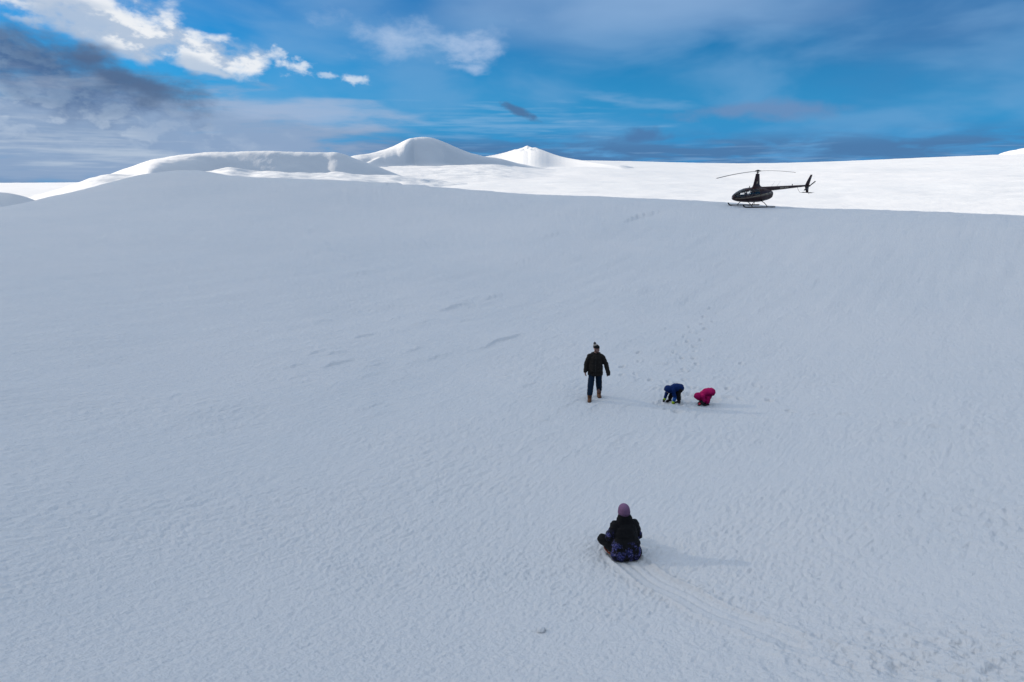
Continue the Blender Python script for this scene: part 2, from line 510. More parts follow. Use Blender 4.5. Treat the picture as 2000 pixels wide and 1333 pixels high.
# ------------------------------------------------------------------ materials
def new_mat(name):
    m = bpy.data.materials.new(name)
    m.use_nodes = True
    t = NT(m.node_tree)
    b = t.n['Principled BSDF']
    return m, t, b
def snow_mat(name, near):
    m, t, b = new_mat(name)
    geo = t.n.new('ShaderNodeNewGeometry')
    P = geo.outputs['Position']
    n1 = t.noise(P, .12 if near else .01, 4, .55)[0]
    n2 = t.noise(P, 1.7 if near else .09, 5, .6)[0]
    c = t.mix(t.smooth(n1, .3, .7), (.80, .835, .865), (.845, .865, .885))
    c = t.mix(t.smooth(n2, .35, .75, 0, .45), c, (.865, .88, .895))
    t.put(b.inputs['Base Color'], c)
    b.inputs['Roughness'].default_value = .72
    b.inputs['Specular IOR Level'].default_value = .22
    rot = t.n.new('ShaderNodeMapping')
    rot.vector_type = 'TEXTURE'
    rot.inputs['Rotation'].default_value = (0, 0, math.atan2(WY, WX))
    rot.inputs['Scale'].default_value = (2.2, 1, 1)
    t.l.new(P, rot.inputs[0])
    rv = rot.outputs[0]
    h = t.math('MULTIPLY', t.noise(rv, 9 if near else .5, 3, .6)[0], .038 if near else .30)
    h = t.math('ADD', h, t.math('MULTIPLY', t.noise(P, 34 if near else 2.2, 3, .6)[0], .014 if near else .10))
    if near:
        h = t.math('ADD', h, t.math('MULTIPLY', t.noise(P, 110, 2, .6)[0], .0022))
    bp = t.n.new('ShaderNodeBump')
    bp.inputs['Strength'].default_value = 1.0 if near else .25
    bp.inputs['Distance'].default_value = 1.0
    t.l.new(h, bp.inputs['Height'])
    t.l.new(bp.outputs[0], b.inputs['Normal'])
    return m
SNOW = snow_mat('wind_crusted_snow', True)
SNOW_FAR = snow_mat('distant_snow', False)

# ------------------------------------------------------------------ near slope, far plain
def build_ground():
    azs = np.concatenate([np.arange(-180, -46, 2.0), np.arange(-46, 46.01, .098), np.arange(48, 180, 2.0)])
    rs = [0.4, 1.0, 1.7, 2.3, 2.9, 3.4, 3.8]
    r = 4.1
    while r < 138:
        rs.append(r)
        d = .0016 * (r * r + 36) / 6
        if 18 < r < 32:
            d *= .62
        if r > 85:
            d *= 2.2
        r += d
    rs = np.array(rs)
    A, R = np.meshgrid(np.radians(azs), rs)
    x, y = (R * np.sin(A)).ravel(), (R * np.cos(A)).ravel()
    z = near_base(x, y) + near_detail(x, y)
    me = mesh_grid('snow_slope', np.stack([x, y, z], -1).reshape(A.shape + (3,)), True)
    me.flip_normals()
    # close the small hole under the photographer
    link('snow_slope', me, SNOW, kind='structure')
    print('near verts', len(me.vertices))
    azs = np.concatenate([np.arange(-180, -46, 3.0), np.arange(-46, 46.01, .2), np.arange(48, 180, 3.0)])
    rs = np.concatenate([np.geomspace(60, 1500, 330), np.geomspace(1530, 40000, 40)])
    A, R = np.meshgrid(np.radians(azs), rs)
    x, y = (R * np.sin(A)).ravel(), (R * np.cos(A)).ravel()
    z = plain_z(x, y)
    me = mesh_grid('snow_plain', np.stack([x, y, z], -1).reshape(A.shape + (3,)), True)
    me.flip_normals()
    link('snow_plain', me, SNOW_FAR, kind='structure')
build_ground()

def hill(name, az0, az1, r0, r1, na, nr, fz, fade=(.1, .1), **kw):
    A, R = np.meshgrid(np.radians(np.linspace(az0, az1, na)), np.linspace(r0, r1, nr))
    x, y = R * np.sin(A), R * np.cos(A)
    z = fz(np.degrees(A), R, x, y)
    P = plain_z(x.ravel(), y.ravel()).reshape(z.shape)
    # every edge eases down to just below the plain
    fl = sstep((np.degrees(A) - az0) / (az1 - az0), 0, fade[0])
    fr = sstep((az1 - np.degrees(A)) / (az1 - az0), 0, fade[1])
    fn = sstep((R - r0) / (r1 - r0), 0, .30)
    ff = sstep((r1 - R) / (r1 - r0), 0, .10)
    z = P - .35 + (z - P + .35) * np.minimum(fl, fr) * fn * ff
    V = np.stack([x, y, z], -1)
    me = mesh_grid(name, V)
    me.flip_normals()
    return link(name, me, SNOW_FAR, kind='structure', **kw)

def crest(az, table, sp=.35):
    t = np.array(table)
    s = 0
    for o in (-sp, -sp / 2, 0, sp / 2, sp):
        s = s + np.interp(az + o, t[:, 0], t[:, 1]) / 5
    return s

def fz_long(az, R, x, y):
    el = crest(az, [(-38, -.9), (-34.5, -.45), (-33, -.2), (-31, .7), (-28.8, 1.5), (-27, 1.82), (-25.2, 2.02), (-22, 2.17), (-19.4, 2.2), (-17, 2.16),
                    (-16, 2.1), (-15.5, 2.15), (-15.0, 2.19), (-14.4, 2.0), (-13.6, 1.74), (-12.8, 1.46), (-12, 1.16), (-11.2, .86), (-10.4, .56), (-9.5, .2), (-8, -.5), (4, -4)], .5)
    el = el + .025 * fbm(az / 3.1, az * 0, 2, 305) * sstep(az, -30, -27) * (1 - sstep(az, -16.5, -15.5))
    Rc = np.interp(az, [-38, -33, -28, -20, -15, -9], [300, 285, 272, 258, 252, 250]) + 1.0 * fbm(az / 3.2, R * 0, 1, 310)
    zc = CAM_Z + Rc * np.tan(np.radians(el))
    q = Rc - R
    w = sstep(az, -29.5, -24.5)
    sp = 1 + .06 * fbm(az / 3.4, R / 45, 2, 320)
    qq = np.maximum(q, 0) * sp
    ro = np.interp(az, [-31, -27, -24, -20, -16, -12], [40, 20, 11, 6.5, 5, 8])
    qb = ro * .78
    face = np.where(qq < qb, qq * qq / (2 * ro), qb * qb / (2 * ro) + (qq - qb) * .78)
    gent = qq * .075
    d = gent * (1 - w) + face * w
    d = np.where(q < 0, -q * .10, d)
    zf = zc - d
    base = CAM_Z + 226 * math.tan(RAD(.52)) - (226 - R) * .075 + .6 * fbm(x / 16, y / 16, 3, 330)
    base = base + np.interp(az, [-38, -28, -20, -14, -8, -2, 4], [-3, -.6, 0, -.6, -2.2, -4.5, -8]) - np.maximum(R - 232, 0) * .2
    # low drift spur running down from the left of the face
    base = base + 1.5 * np.exp(-((az + 23.4 - (R - 225) * .03) / 1.2) ** 2) * sstep(R, 195, 222)
    return smax(zf, base, 1.2) + .26 * fbm(x / 11, y / 5, 4, 340)
hill('snow_ridge', -38.5, 4, 120, 330, 520, 260, fz_long, (.15, .3))

def fz_mound(az, R, x, y):
    el = crest(az, [(-20, .6), (-16, 1.2), (-14.5, 1.7), (-13.7, 1.9), (-12, 2.16), (-10.8, 2.5), (-9.8, 2.9), (-9.2, 3.28), (-8.6, 3.45), (-8, 3.52), (-7.2, 3.48),
                    (-6.2, 3.22), (-5, 2.72), (-4, 2.33), (-2.9, 2.02), (-1.5, 1.8), (0, 1.6), (3, 1.3), (6, .9)])
    Rc = 420 + 2 * fbm(az / 3.5, R * 0, 1, 410) + np.interp(az, [-16, -10, -6, 0], [-26, -4, 0, 16])
    zc = CAM_Z + Rc * np.tan(np.radians(el))
    q = Rc - R
    qq = np.maximum(q, 0) * (1 + .05 * fbm(az / 2.3, R / 40, 2, 420))
    roll = np.interp(az, [-16, -11, -9.3, -8.5], [50, 42, 24, 10])
    qb = roll * .95
    face = np.where(qq < qb, qq * qq / (2 * roll), qb * qb / (2 * roll) + (qq - qb) * .95)
    d = np.where(q < 0, -q * .22, face)
    base = CAM_Z + 392 * math.tan(RAD(1.17)) - (392 - R) * .058
    base = base - np.maximum(R - 400, 0) * .3 + .5 * fbm(x / 30, y / 30, 3, 430) + np.interp(az, [-20, -12, -3, 6], [-1, 0, .2, -1.5])
    # wind-packed spur curving down the left flank
    base = base + 4.2 * np.exp(-((az + 12.0 - (R - 380) * .045) / .75) ** 2) * sstep(R, 352, 392)
    return smax(zc - d, base, 1.0) + .30 * fbm(x / 13, y / 7, 4, 440)
hill('snow_mound', -20, 6, 215, 500, 420, 260, fz_mound, (.25, .3))

def fz_peak(az, R, x, y):
    el = crest(az, [(-6, 1.1), (-3, 1.8), (-2, 1.98), (-.9, 2.15), (.2, 2.5), (.9, 2.66), (1.7, 2.74), (2.3, 2.62), (3.1, 2.3), (4, 1.98), (5, 1.75), (7, 1.5), (11, 1.1)], .7)
    Rc = 650 - 18 * np.maximum(az - 1.4, 0) - 8 * np.maximum(.5 - az, 0)
    zc = CAM_Z + Rc * np.tan(np.radians(el))
    q = Rc - R
    d = np.where(q < 0, -q * .25, 70 * (1 - np.exp(-np.maximum(q, 0) * .17 / 70)) + .0 * q)
    rough = np.exp(-((az - 1.3) / 1.1) ** 2) * np.exp(-((R - 645) / 22) ** 2)
    base = CAM_Z + 560 * math.tan(RAD(1.0)) - (560 - R) * .05
    base = base - np.maximum(R - 620, 0) * .2
    return smax(zc - d, base, 2.5) + rough * (2.2 * np.abs(fbm(x / 11, y / 14, 3, 520)) - .4)
hill('snow_peak', -6, 11, 420, 960, 300, 240, fz_peak)

def fz_horn(az, R, x, y):
    el = crest(az, [(34, .6), (36.2, 1.4), (36.9, 1.75), (37.4, 1.92), (38.0, 2.05), (38.7, 2.12), (39.6, 2.0), (41, 1.6), (44, .8)])
    zc = CAM_Z + 1760 * np.tan(np.radians(el))
    return zc - np.abs(1760 - R) * .2 + 3.0 * np.abs(fbm(x / 40, y / 40, 4, 560))
hill('snow_peak', 34, 44, 1520, 2000, 110, 60, fz_horn)

def shade_cloud():
    """the cloud between the sun and the bowl: the plain beyond lies outside its shadow"""
    sx, sy = math.sin(RAD(SUN_AZ)), math.cos(RAD(SUN_AZ))
    nx, ny = sy, -sx
    bm = bmesh.new()
    r = random.Random(5)
    def puff(t, w, h, ra, rb):
        M = Matrix.Translation((t * sx + w * nx, t * sy + w * ny, h)) @ Matrix.Rotation(RAD(-SUN_AZ), 4, 'Z') @ Matrix.Diagonal((ra, ra, rb, 1))
        bmesh.ops.create_icosphere(bm, subdivisions=3, radius=1, matrix=M)
    for w in (-60, -25, 10, 40):
        for h in (165, 195, 225):
            puff(600 + r.uniform(-15, 15), w + r.uniform(-4, 4), h + r.uniform(-4, 4), r.uniform(34, 38), r.uniform(26, 30))
    for h in (160, 178, 196, 214, 232):
        puff(600, 60 + r.uniform(-1.5, 1.5), h, 17, 16)
    for i in range(10):
        puff(600 + r.uniform(-30, 30), r.uniform(-75, 35), r.uniform(225, 250), r.uniform(18, 28), r.uniform(14, 22))
    me = bpy.data.meshes.new('cloud_raw')
    bm.to_mesh(me)
    bm.free()
    o = bpy.data.objects.new('raw', me)
    scn.collection.objects.link(o)
    q = o.modifiers.new('r', 'REMESH')
    q.mode = 'VOXEL'
    q.voxel_size = 2.5
    out = bpy.data.meshes.new_from_object(o.evaluated_get(bpy.context.evaluated_depsgraph_get()))
    bpy.data.objects.remove(o)
    n = len(out.vertices)
    co = np.empty(n * 3, np.float32)
    no = np.empty(n * 3, np.float32)
    out.vertices.foreach_get('co', co)
    out.vertices.foreach_get('normal', no)
    co, no = co.reshape(-1, 3), no.reshape(-1, 3)
    f = fbm((co[:, 0] + co[:, 1]) / 22, (co[:, 2] + .5 * co[:, 1]) / 22, 3, 620)
    out.vertices.foreach_set('co', np.ascontiguousarray(co + no * (f * 2.2)[:, None], np.float32).ravel())
    out.polygons.foreach_set('use_smooth', [True] * len(out.polygons))
    out.update()
    m = bpy.data.materials.new('cloud_vapour')
    m.use_nodes = True
    t = NT(m.node_tree)
    t.n.remove(t.n['Principled BSDF'])
    mo = t.n['Material Output']
    tr = t.n.new('ShaderNodeBsdfTransparent')
    tl = t.n.new('ShaderNodeBsdfTranslucent')
    df = t.n.new('ShaderNodeBsdfDiffuse')
    for z_ in (tl, df):
        z_.inputs[0].default_value = (.9, .9, .92, 1)
    m1 = t.n.new('ShaderNodeMixShader')
    m2 = t.n.new('ShaderNodeMixShader')
    m1.inputs[0].default_value = .5
    m2.inputs[0].default_value = CLOUD_OPACITY
    t.l.new(df.outputs[0], m1.inputs[1])
    t.l.new(tl.outputs[0], m1.inputs[2])
    t.l.new(tr.outputs[0], m2.inputs[1])
    t.l.new(m1.outputs[0], m2.inputs[2])
    t.l.new(m2.outputs[0], mo.inputs[0])
    link('cloud', out, m, kind='structure')  # out of view, added and shaped to shade the bowl up to its ridge
CLOUD_OPACITY = .70
shade_cloud()

# ------------------------------------------------------------------ object materials
def mat(name, col, rough=.6, metal=0, spec=.4, var=.12, scale=30, bump=0, coat=0):
    m, t, b = new_mat(name)
    tc = t.n.new('ShaderNodeTexCoord')
    n = t.noise(tc.outputs['Object'], scale, 4, .6)[0]
    dark = tuple(c * (1 - var) for c in col)
    lite = tuple(min(1, c * (1 + var)) for c in col)
    t.put(b.inputs['Base Color'], t.mix(n, dark, lite))
    b.inputs['Roughness'].default_value = rough
    b.inputs['Metallic'].default_value = metal
    b.inputs['Specular IOR Level'].default_value = spec
    b.inputs['Coat Weight'].default_value = coat
    if bump:
        bp = t.n.new('ShaderNodeBump')
        bp.inputs['Strength'].default_value = bump
        bp.inputs['Distance'].default_value = .02
        t.l.new(n, bp.inputs['Height'])
        t.l.new(bp.outputs[0], b.inputs['Normal'])
    return m
def galaxy_mat():
    m, t, b = new_mat('black_jacket_fabric_with_violet_star_print')
    tc = t.n.new('ShaderNodeTexCoord')
    P = tc.outputs['Object']
    x, y, z = t.sep(P)
    a = t.noise(P, 9, 5, .7)[0]
    c = t.noise(P, 34, 4, .75)[0]
    col = t.mix(t.smooth(c, .42, .62), (.016, .03, .12), (.13, .12, .38))
    col = t.mix(t.smooth(t.noise(P, 60, 2, .5)[0], .58, .68), col, (.48, .44, .68))
    low = t.smooth(z, .36, .30)
    ax = t.math('ABSOLUTE', x)
    side = t.math('MULTIPLY', t.smooth(ax, .20, .235), t.smooth(z, .56, .46))
    reg = t.math('MAXIMUM', low, side)
    f = t.math('MULTIPLY', reg, t.smooth(a, .47, .60))
    col = t.mix(f, (.0045, .0045, .006), col)
    t.put(b.inputs['Base Color'], col)
    b.inputs['Roughness'].default_value = .7
    b.inputs['Specular IOR Level'].default_value = .2
    return m
def glass_mat():
    m, t, b = new_mat('tinted_canopy_glass')
    t.n.remove(b)
    o = t.n['Material Output']
    tr = t.n.new('ShaderNodeBsdfTransparent')
    tr.inputs[0].default_value = (.94, .96, .97, 1)
    gl = t.n.new('ShaderNodeBsdfGlossy')
    gl.inputs['Roughness'].default_value = .03
    gl.inputs[0].default_value = (.9, .95, 1, 1)
    fr = t.n.new('ShaderNodeFresnel')
    fr.inputs[0].default_value = 1.5
    mx = t.n.new('ShaderNodeMixShader')
    t.l.new(fr.outputs[0], mx.inputs[0])
    t.l.new(tr.outputs[0], mx.inputs[1])
    t.l.new(gl.outputs[0], mx.inputs[2])
    t.l.new(mx.outputs[0], o.inputs[0])
    return m
def gold_print_mat(name, col):
    m, t, b = new_mat(name)
    tc = t.n.new('ShaderNodeTexCoord')
    n = t.noise(tc.outputs['Object'], 7, 2, .5)[0]
    t.put(b.inputs['Base Color'], t.mix(t.smooth(n, .35, .65), tuple(c * .55 for c in col), col))
    b.inputs['Roughness'].default_value = .4
    return m

# ------------------------------------------------------------------ bmesh helpers
def bm_obj(name, bm, material, parent=None, smooth=True, **props):
    me = bpy.data.meshes.new(name)
    bmesh.ops.recalc_face_normals(bm, faces=bm.faces)
    bm.to_mesh(me)
    bm.free()
    me.polygons.foreach_set('use_smooth', [smooth] * len(me.polygons))
    return link(name, me, material, parent, **props)
def frame(d):
    d = Vector(d).normalized()
    a = Vector((0, 0, 1)) if abs(d.z) < .9 else Vector((1, 0, 0))
    u = d.cross(a).normalized()
    return u, d.cross(u).normalized()
def add_capsule(bm, p0, r0, p1, r1, seg=14, flat=None):
    """tapered limb with round ends; flat=(axis, factor) squashes it along an axis"""
    p0, p1 = Vector(p0), Vector(p1)
    d = (p1 - p0)
    L = d.length
    dn = d.normalized() if L > 1e-6 else Vector((0, 0, 1))
    u, v = frame(dn)
    prof = []
    for i in range(1, 5):
        a = math.pi / 2 * i / 5
        prof.append((-r0 * math.cos(a), r0 * math.sin(a)))
    prof.append((0, r0))
    for i in range(1, 4):
        prof.append((L * i / 4, r0 + (r1 - r0) * i / 4))
    prof.append((L, r1))
    for i in range(4, 0, -1):
        a = math.pi / 2 * i / 5
        prof.append((L + r1 * math.cos(a), r1 * math.sin(a)))
    def sq(p):
        if flat:
            ax, f = flat
            ax = Vector(ax)
            mid = (p0 + p1) / 2
            q = p - mid
            return mid + q - ax * (q.dot(ax)) * (1 - f)
        return p
    a0 = bm.verts.new(sq(p0 - dn * r0))
    rings = []
    for h, r in prof:
        rings.append([bm.verts.new(sq(p0 + dn * h + (u * math.cos(2 * math.pi * k / seg) + v * math.sin(2 * math.pi * k / seg)) * r)) for k in range(seg)])
    a1 = bm.verts.new(sq(p1 + dn * r1))
    for k in range(seg):
        bm.faces.new((a0, rings[0][(k + 1) % seg], rings[0][k]))
        bm.faces.new((a1, rings[-1][k], rings[-1][(k + 1) % seg]))
        for a, b in zip(rings, rings[1:]):
            bm.faces.new((a[k], a[(k + 1) % seg], b[(k + 1) % seg], b[k]))
def add_ell(bm, c, r, rot=None):
    M = Matrix.Translation(Vector(c)) @ (rot.to_matrix().to_4x4() if rot else Matrix()) @ Matrix.Diagonal((*r, 1))
    bmesh.ops.create_uvsphere(bm, u_segments=20, v_segments=14, radius=1, matrix=M)
def add_box(bm, c, s, rot=None):
    M = Matrix.Translation(Vector(c)) @ (rot.to_matrix().to_4x4() if rot else Matrix()) @ Matrix.Diagonal((*s, 1))
    return bmesh.ops.create_cube(bm, size=1, matrix=M)
def add_tube(bm, pts, r, seg=8):
    pts = [Vector(p) for p in pts]
    rings = []
    u = None
    for i, p in enumerate(pts):
        d = (pts[min(i + 1, len(pts) - 1)] - pts[max(i - 1, 0)]).normalized()
        if u is None:
            u, v = frame(d)
        else:
            u = (u - d * u.dot(d)).normalized()
            v = d.cross(u)
        rr = r[i] if isinstance(r, (list, tuple)) else r
        rings.append([bm.verts.new(p + (u * math.cos(2 * math.pi * k / seg) + v * math.sin(2 * math.pi * k / seg)) * rr) for k in range(seg)])
    for a, b in zip(rings, rings[1:]):
        for k in range(seg):
            bm.faces.new((a[k], a[(k + 1) % seg], b[(k + 1) % seg], b[k]))
    bm.faces.new(rings[0][::-1])
    bm.faces.new(rings[-1])
def fuse(name, bm, material, parent=None, voxel=.012, smooth=4, wrinkle=0, wscale=.1, cut=None, **props):
    """union of overlapping limbs as one continuous skin"""
    me = bpy.data.meshes.new(name + '_raw')
    bmesh.ops.recalc_face_normals(bm, faces=bm.faces)
    bm.to_mesh(me)
    bm.free()
    o = bpy.data.objects.new('raw', me)
    scn.collection.objects.link(o)
    r = o.modifiers.new('r', 'REMESH')
    r.mode = 'VOXEL'
    r.voxel_size = voxel
    if smooth:
        sm = o.modifiers.new('s', 'SMOOTH')
        sm.factor = .5
        sm.iterations = smooth
    dg = bpy.context.evaluated_depsgraph_get()
    out = bpy.data.meshes.new_from_object(o.evaluated_get(dg))
    bpy.data.objects.remove(o)
    bpy.data.meshes.remove(me)
    out.name = name
    n = len(out.vertices)
    co = np.empty(n * 3, np.float32)
    out.vertices.foreach_get('co', co)
    co = co.reshape(-1, 3)
    if wrinkle:
        no = np.empty(n * 3, np.float32)
        out.vertices.foreach_get('normal', no)
        no = no.reshape(-1, 3)
        f = fbm((co[:, 0] + co[:, 1] * .6) / wscale, (co[:, 2] * 1.5 + co[:, 1] * .5) / wscale, 3, 700)
        co = co + no * (f * wrinkle)[:, None]
    if cut:
        co = cut(co)
    out.vertices.foreach_set('co', np.ascontiguousarray(co, np.float32).ravel())
    out.polygons.foreach_set('use_smooth', [True] * len(out.polygons))
    out.update()
    return link(name, out, material, parent, **props)

# ------------------------------------------------------------------ people
SKIN = mat('skin', (.62, .34, .27), .55, scale=40)
def limb(bm, pts):
    for (p0, r0), (p1, r1) in zip(pts, pts[1:]):
        add_capsule(bm, p0, r0, p1, r1)
def hand(bm, wrist, tip_dir, palm_n, s=1.0, curl=.5, thumb=1, r=.0085):
    """palm, four unequal fingers with two bends each, and a thumb leaving the palm's side"""
    w = Vector(wrist)
    d = Vector(tip_dir).normalized()
    nrm = Vector(palm_n)
    nrm = (nrm - d * nrm.dot(d)).normalized()
    sd = d.cross(nrm) * thumb
    add_capsule(bm, w, .024 * s, w + d * .03 * s, .026 * s)
    for k in (-1, 0, 1):
        add_capsule(bm, w + d * .02 * s + sd * k * .02 * s, .016 * s, w + d * .085 * s + sd * k * .026 * s, .014 * s)
    for k, L in ((-1.5, .060), (-.5, .074), (.5, .080), (1.5, .070)):
        b = w + d * .088 * s + sd * k * .020 * s
        p1 = b + (d * math.cos(curl * .5) + nrm * math.sin(curl * .5)) * L * .5 * s
        p2 = p1 + (d * math.cos(curl * 1.3) + nrm * math.sin(curl * 1.3)) * L * .32 * s
        p3 = p2 + (d * math.cos(curl * 1.9) + nrm * math.sin(curl * 1.9)) * L * .22 * s
        add_capsule(bm, b, r * s * 1.08, p1, r * s, 8)
        add_capsule(bm, p1, r * s, p2, r * s * .92, 8)
        add_capsule(bm, p2, r * s * .92, p3, r * s * .8, 8)
    b = w + d * .025 * s + sd * .026 * s
    p1 = b + (d * .75 + sd * .65 + nrm * .2).normalized() * .042 * s
    p2 = p1 + (d * .92 + sd * .15 + nrm * .35).normalized() * .034 * s
    add_capsule(bm, b, r * s * 1.35, p1, r * s * 1.15, 8)
    add_capsule(bm, p1, r * s * 1.15, p2, r * s * .95, 8)
def head(bm, c, f, up, s=1.0):
    """skull, jaw, nose, brow, lips, ears; c centre, f facing, up; s = head height / .235"""
    c, f, up = Vector(c), Vector(f).normalized(), Vector(up).normalized()
    up = (up - f * up.dot(f)).normalized()
    sd = f.cross(up)
    R = Matrix((sd, f, up)).transposed().to_quaternion()
    def P(a, b, h):
        return c + (sd * a + f * b + up * h) * s
    add_ell(bm, P(0, -.012, .03), (.076 * s, .094 * s, .088 * s), R)
    add_ell(bm, P(0, .020, -.040), (.060 * s, .070 * s, .074 * s), R)
    add_ell(bm, P(0, .052, -.092), (.030 * s, .030 * s, .026 * s), R)
    add_capsule(bm, P(0, .082, .012), .009 * s, P(0, .104, -.026), .014 * s, 10)
    add_capsule(bm, P(-.035, .078, .026), .010 * s, P(.035, .078, .026), .010 * s, 8)
    add_capsule(bm, P(-.020, .084, -.060), .0075 * s, P(.020, .084, -.060), .0075 * s, 8)
    for k in (-1, 1):
        add_ell(bm, P(.078 * k, -.012, -.012), (.010 * s, .020 * s, .032 * s), R)
        add_ell(bm, P(.036 * k, .062, -.022), (.022 * s, .020 * s, .020 * s), R)
    return P, R
def boot(parent, ankle, fwd, s, m, ms, tilt=0.0):
    a = Vector(ankle)
    f = Vector(fwd).normalized()
    bm = bmesh.new()
    add_capsule(bm, a + Vector((0, 0, .12 * s)), .072 * s, a + Vector((0, 0, -.01 * s)), .062 * s)
    add_capsule(bm, a + Vector((0, 0, -.035 * s)) - f * .03 * s, .062 * s, a + Vector((0, 0, -.045 * s)) + f * .05 * s, .060 * s)
    add_capsule(bm, a + Vector((0, 0, -.040 * s)) + f * .05 * s, .060 * s, a + Vector((0, 0, -.050 * s)) + f * .155 * s, .050 * s)
    zb = a.z - .095 * s
    def cut(co):
        co[:, 2] = np.maximum(co[:, 2], zb + .022 * s)
        return co
    o = fuse('boot', bm, m, parent, .011 * s, 2, cut=cut)
    bm = bmesh.new()
    u, v = frame(f)
    side = Vector((0, 0, 1)).cross(f)
    n = 18
    out = []
    for k in range(n):
        t = 2 * math.pi * k / n
        out.append(a + f * (.055 + .15 * math.cos(t)) * s + side * (.055 * math.sin(t) * (1.08 + .12 * math.cos(t))) * s)
    lo = [bm.verts.new((p.x, p.y, zb)) for p in out]
    hi = [bm.verts.new((p.x, p.y, zb + .026 * s)) for p in out]
    bm.faces.new(lo[::-1])
    bm.faces.new(hi)
    for k in range(n):
        bm.faces.new((lo[k], lo[(k + 1) % n], hi[(k + 1) % n], hi[k]))
    bm_obj('sole', bm, ms, o, False)
    return o

def walking_man():
    X, Y = 2.33 * S, 16.72 * S
    G = soft_ground(X, Y)
    gz = lambda x, y: ground_z(X + x, Y + y) - G
    za, zb_ = gz(-.15, -.24), gz(.15, .20)
    # joints, front is -Y, x to the viewer's right
    hipL, hipR = (-.10, .0, .92), (.10, .0, .92)
    kL, kR = (-.135, -.13, .50), (.125, .05, .50)
    aL, aR = (-.155, -.20, .098 + za), (.145, .22, .105 + zb_)
    shL, shR = (-.185, .01, 1.43), (.185, .01, 1.43)
    eL, eR = (-.285, .03, 1.18), (.315, .04, 1.19)
    wL, wR = (-.305, -.045, .955), (.385, -.03, .95)
    face = Vector((.80, -.56, -.14))
    b = bmesh.new()
    add_capsule(b, (0, .01, .95), .15, (0, .0, 1.15), .145, flat=((0, 1, 0), .8))
    add_capsule(b, (0, .0, 1.15), .145, (0, .01, 1.38), .165, flat=((0, 1, 0), .75))
    add_capsule(b, shL, .07, shR, .07)
    add_capsule(b, (0, .01, 1.42), .065, (.005, -.01, 1.60), .058)
    for sh, e, w in ((shL, eL, wL), (shR, eR, wR)):
        limb(b, [(sh, .062), (e, .045), (w, .030)])
    for h, k, a in ((hipL, kL, aL), (hipR, kR, aR)):
        limb(b, [(h, .088), (k, .058), (a, .042)])
        add_capsule(b, a, .04, Vector(a) + Vector((0, -.13, -.055)), .035)
    hand(b, wL, (-.05, -.18, -1), (.8, -.4, 0), 1.0, .6, 1)
    hand(b, wR, (.10, -.10, -1), (-.9, -.3, 0), 1.0, .7, -1)
    P, R = head(b, (.012, -.03, 1.695), face, (0, 0, 1))
    body = fuse('person', b, SKIN, None, .0065, 2,
                label='person standing in dark brown jacket and jeans, looking aside, bobble hat on', category='person')
    # beard
    bm = bmesh.new()
    add_ell(bm, P(0, .036, -.092), (.050, .050, .030), R)
    add_capsule(bm, P(-.064, .0, -.055), .018, P(0, .072, -.085), .028)
    add_capsule(bm, P(.064, .0, -.055), .018, P(0, .072, -.085), .028)
    fuse('beard', bm, mat('reddish_beard_hair', (.24, .11, .08), .9, scale=120, bump=.6), body, .006, 2, .003, .012)
    for k in (-1, 1):
        bm = bmesh.new()
        add_ell(bm, P(.031 * k, .078, .002), (.012, .010, .008), R)
        bm_obj('eye', bm, mat('dark_eye', (.03, .025, .02), .2), body)
    # jeans
    bm = bmesh.new()
    add_capsule(bm, (-.05, .01, .93), .135, (.05, .01, .93), .135, flat=((0, 1, 0), .9))
    for h, k, a in ((hipL, kL, aL), (hipR, kR, aR)):
        aa = Vector(a) + Vector((0, .008, .150))
        limb(bm, [((h[0], h[1], h[2] - .02), .106), (k, .098), (aa, .088)])
    fuse('jeans', bm, mat('dark_blue_denim', (.012, .030, .062), .85, spec=.2, var=.35, scale=14, bump=.3), body, .010, 3, .007, .07)
    # jacket
    jm = mat('dark_brown_waxed_jacket', (.020, .016, .014), .8, spec=.25, var=.3, scale=9, bump=.2)
    bm = bmesh.new()
    add_capsule(bm, (0, .01, .84), .240, (0, .0, 1.14), .228, flat=((0, 1, 0), .72))
    add_capsule(bm, (0, .0, 1.14), .225, (0, .01, 1.34), .215, flat=((0, 1, 0), .72))
    add_capsule(bm, (0, .015, 1.50), .095, (-.17, .01, 1.435), .088)
    add_capsule(bm, (0, .015, 1.50), .095, (.17, .01, 1.435), .088)
    add_capsule(bm, (0, .02, 1.46), .10, (0, .02, 1.56), .088)
    for sh, e, w in ((shL, eL, wL), (shR, eR, wR)):
        w2 = Vector(w) + (Vector(w) - Vector(e)).normalized() * (.0 if sh is shL else .07)
        limb(bm, [(sh, .090), (e, .076), (w2, .064)])
    def cut(co):
        m = (np.abs(co[:, 0]) < .25) & (co[:, 2] < .825)
        co[m, 2] = .825 + (co[m, 2] - .825) * .06
        m = co[:, 2] > 1.575
        co[m, 2] = 1.575
        return co
    j = fuse('jacket', bm, jm, body, .010, 3, .010, .10, cut)
    bm = bmesh.new()
    add_tube(bm, [(.0, -.152, .86), (.0, -.162, 1.0), (0, -.164, 1.2), (0, -.155, 1.36), (0, -.11, 1.52)], .007)
    bm_obj('zip', bm, mat('dark_zip', (.01, .009, .009), .4), j)
    for x in (-.10, .10):
        bm = bmesh.new()
        add_box(bm, (x, -.142, .985), (.12, .03, .13))
        bmesh.ops.bevel(bm, geom=bm.edges[:], offset=.012, segments=2, affect='EDGES')
        bm_obj('pocket', bm, jm, j)
    bm = bmesh.new()
    add_capsule(bm, (-.10, .06, 1.52), .050, (.10, .06, 1.52), .050)
    add_capsule(bm, (0, .10, 1.54), .075, (0, .10, 1.48), .06)
    fuse('hood', bm, mat('grey_hood_lining', (.045, .043, .042), .9, scale=20), j, .010, 3, .006, .05)
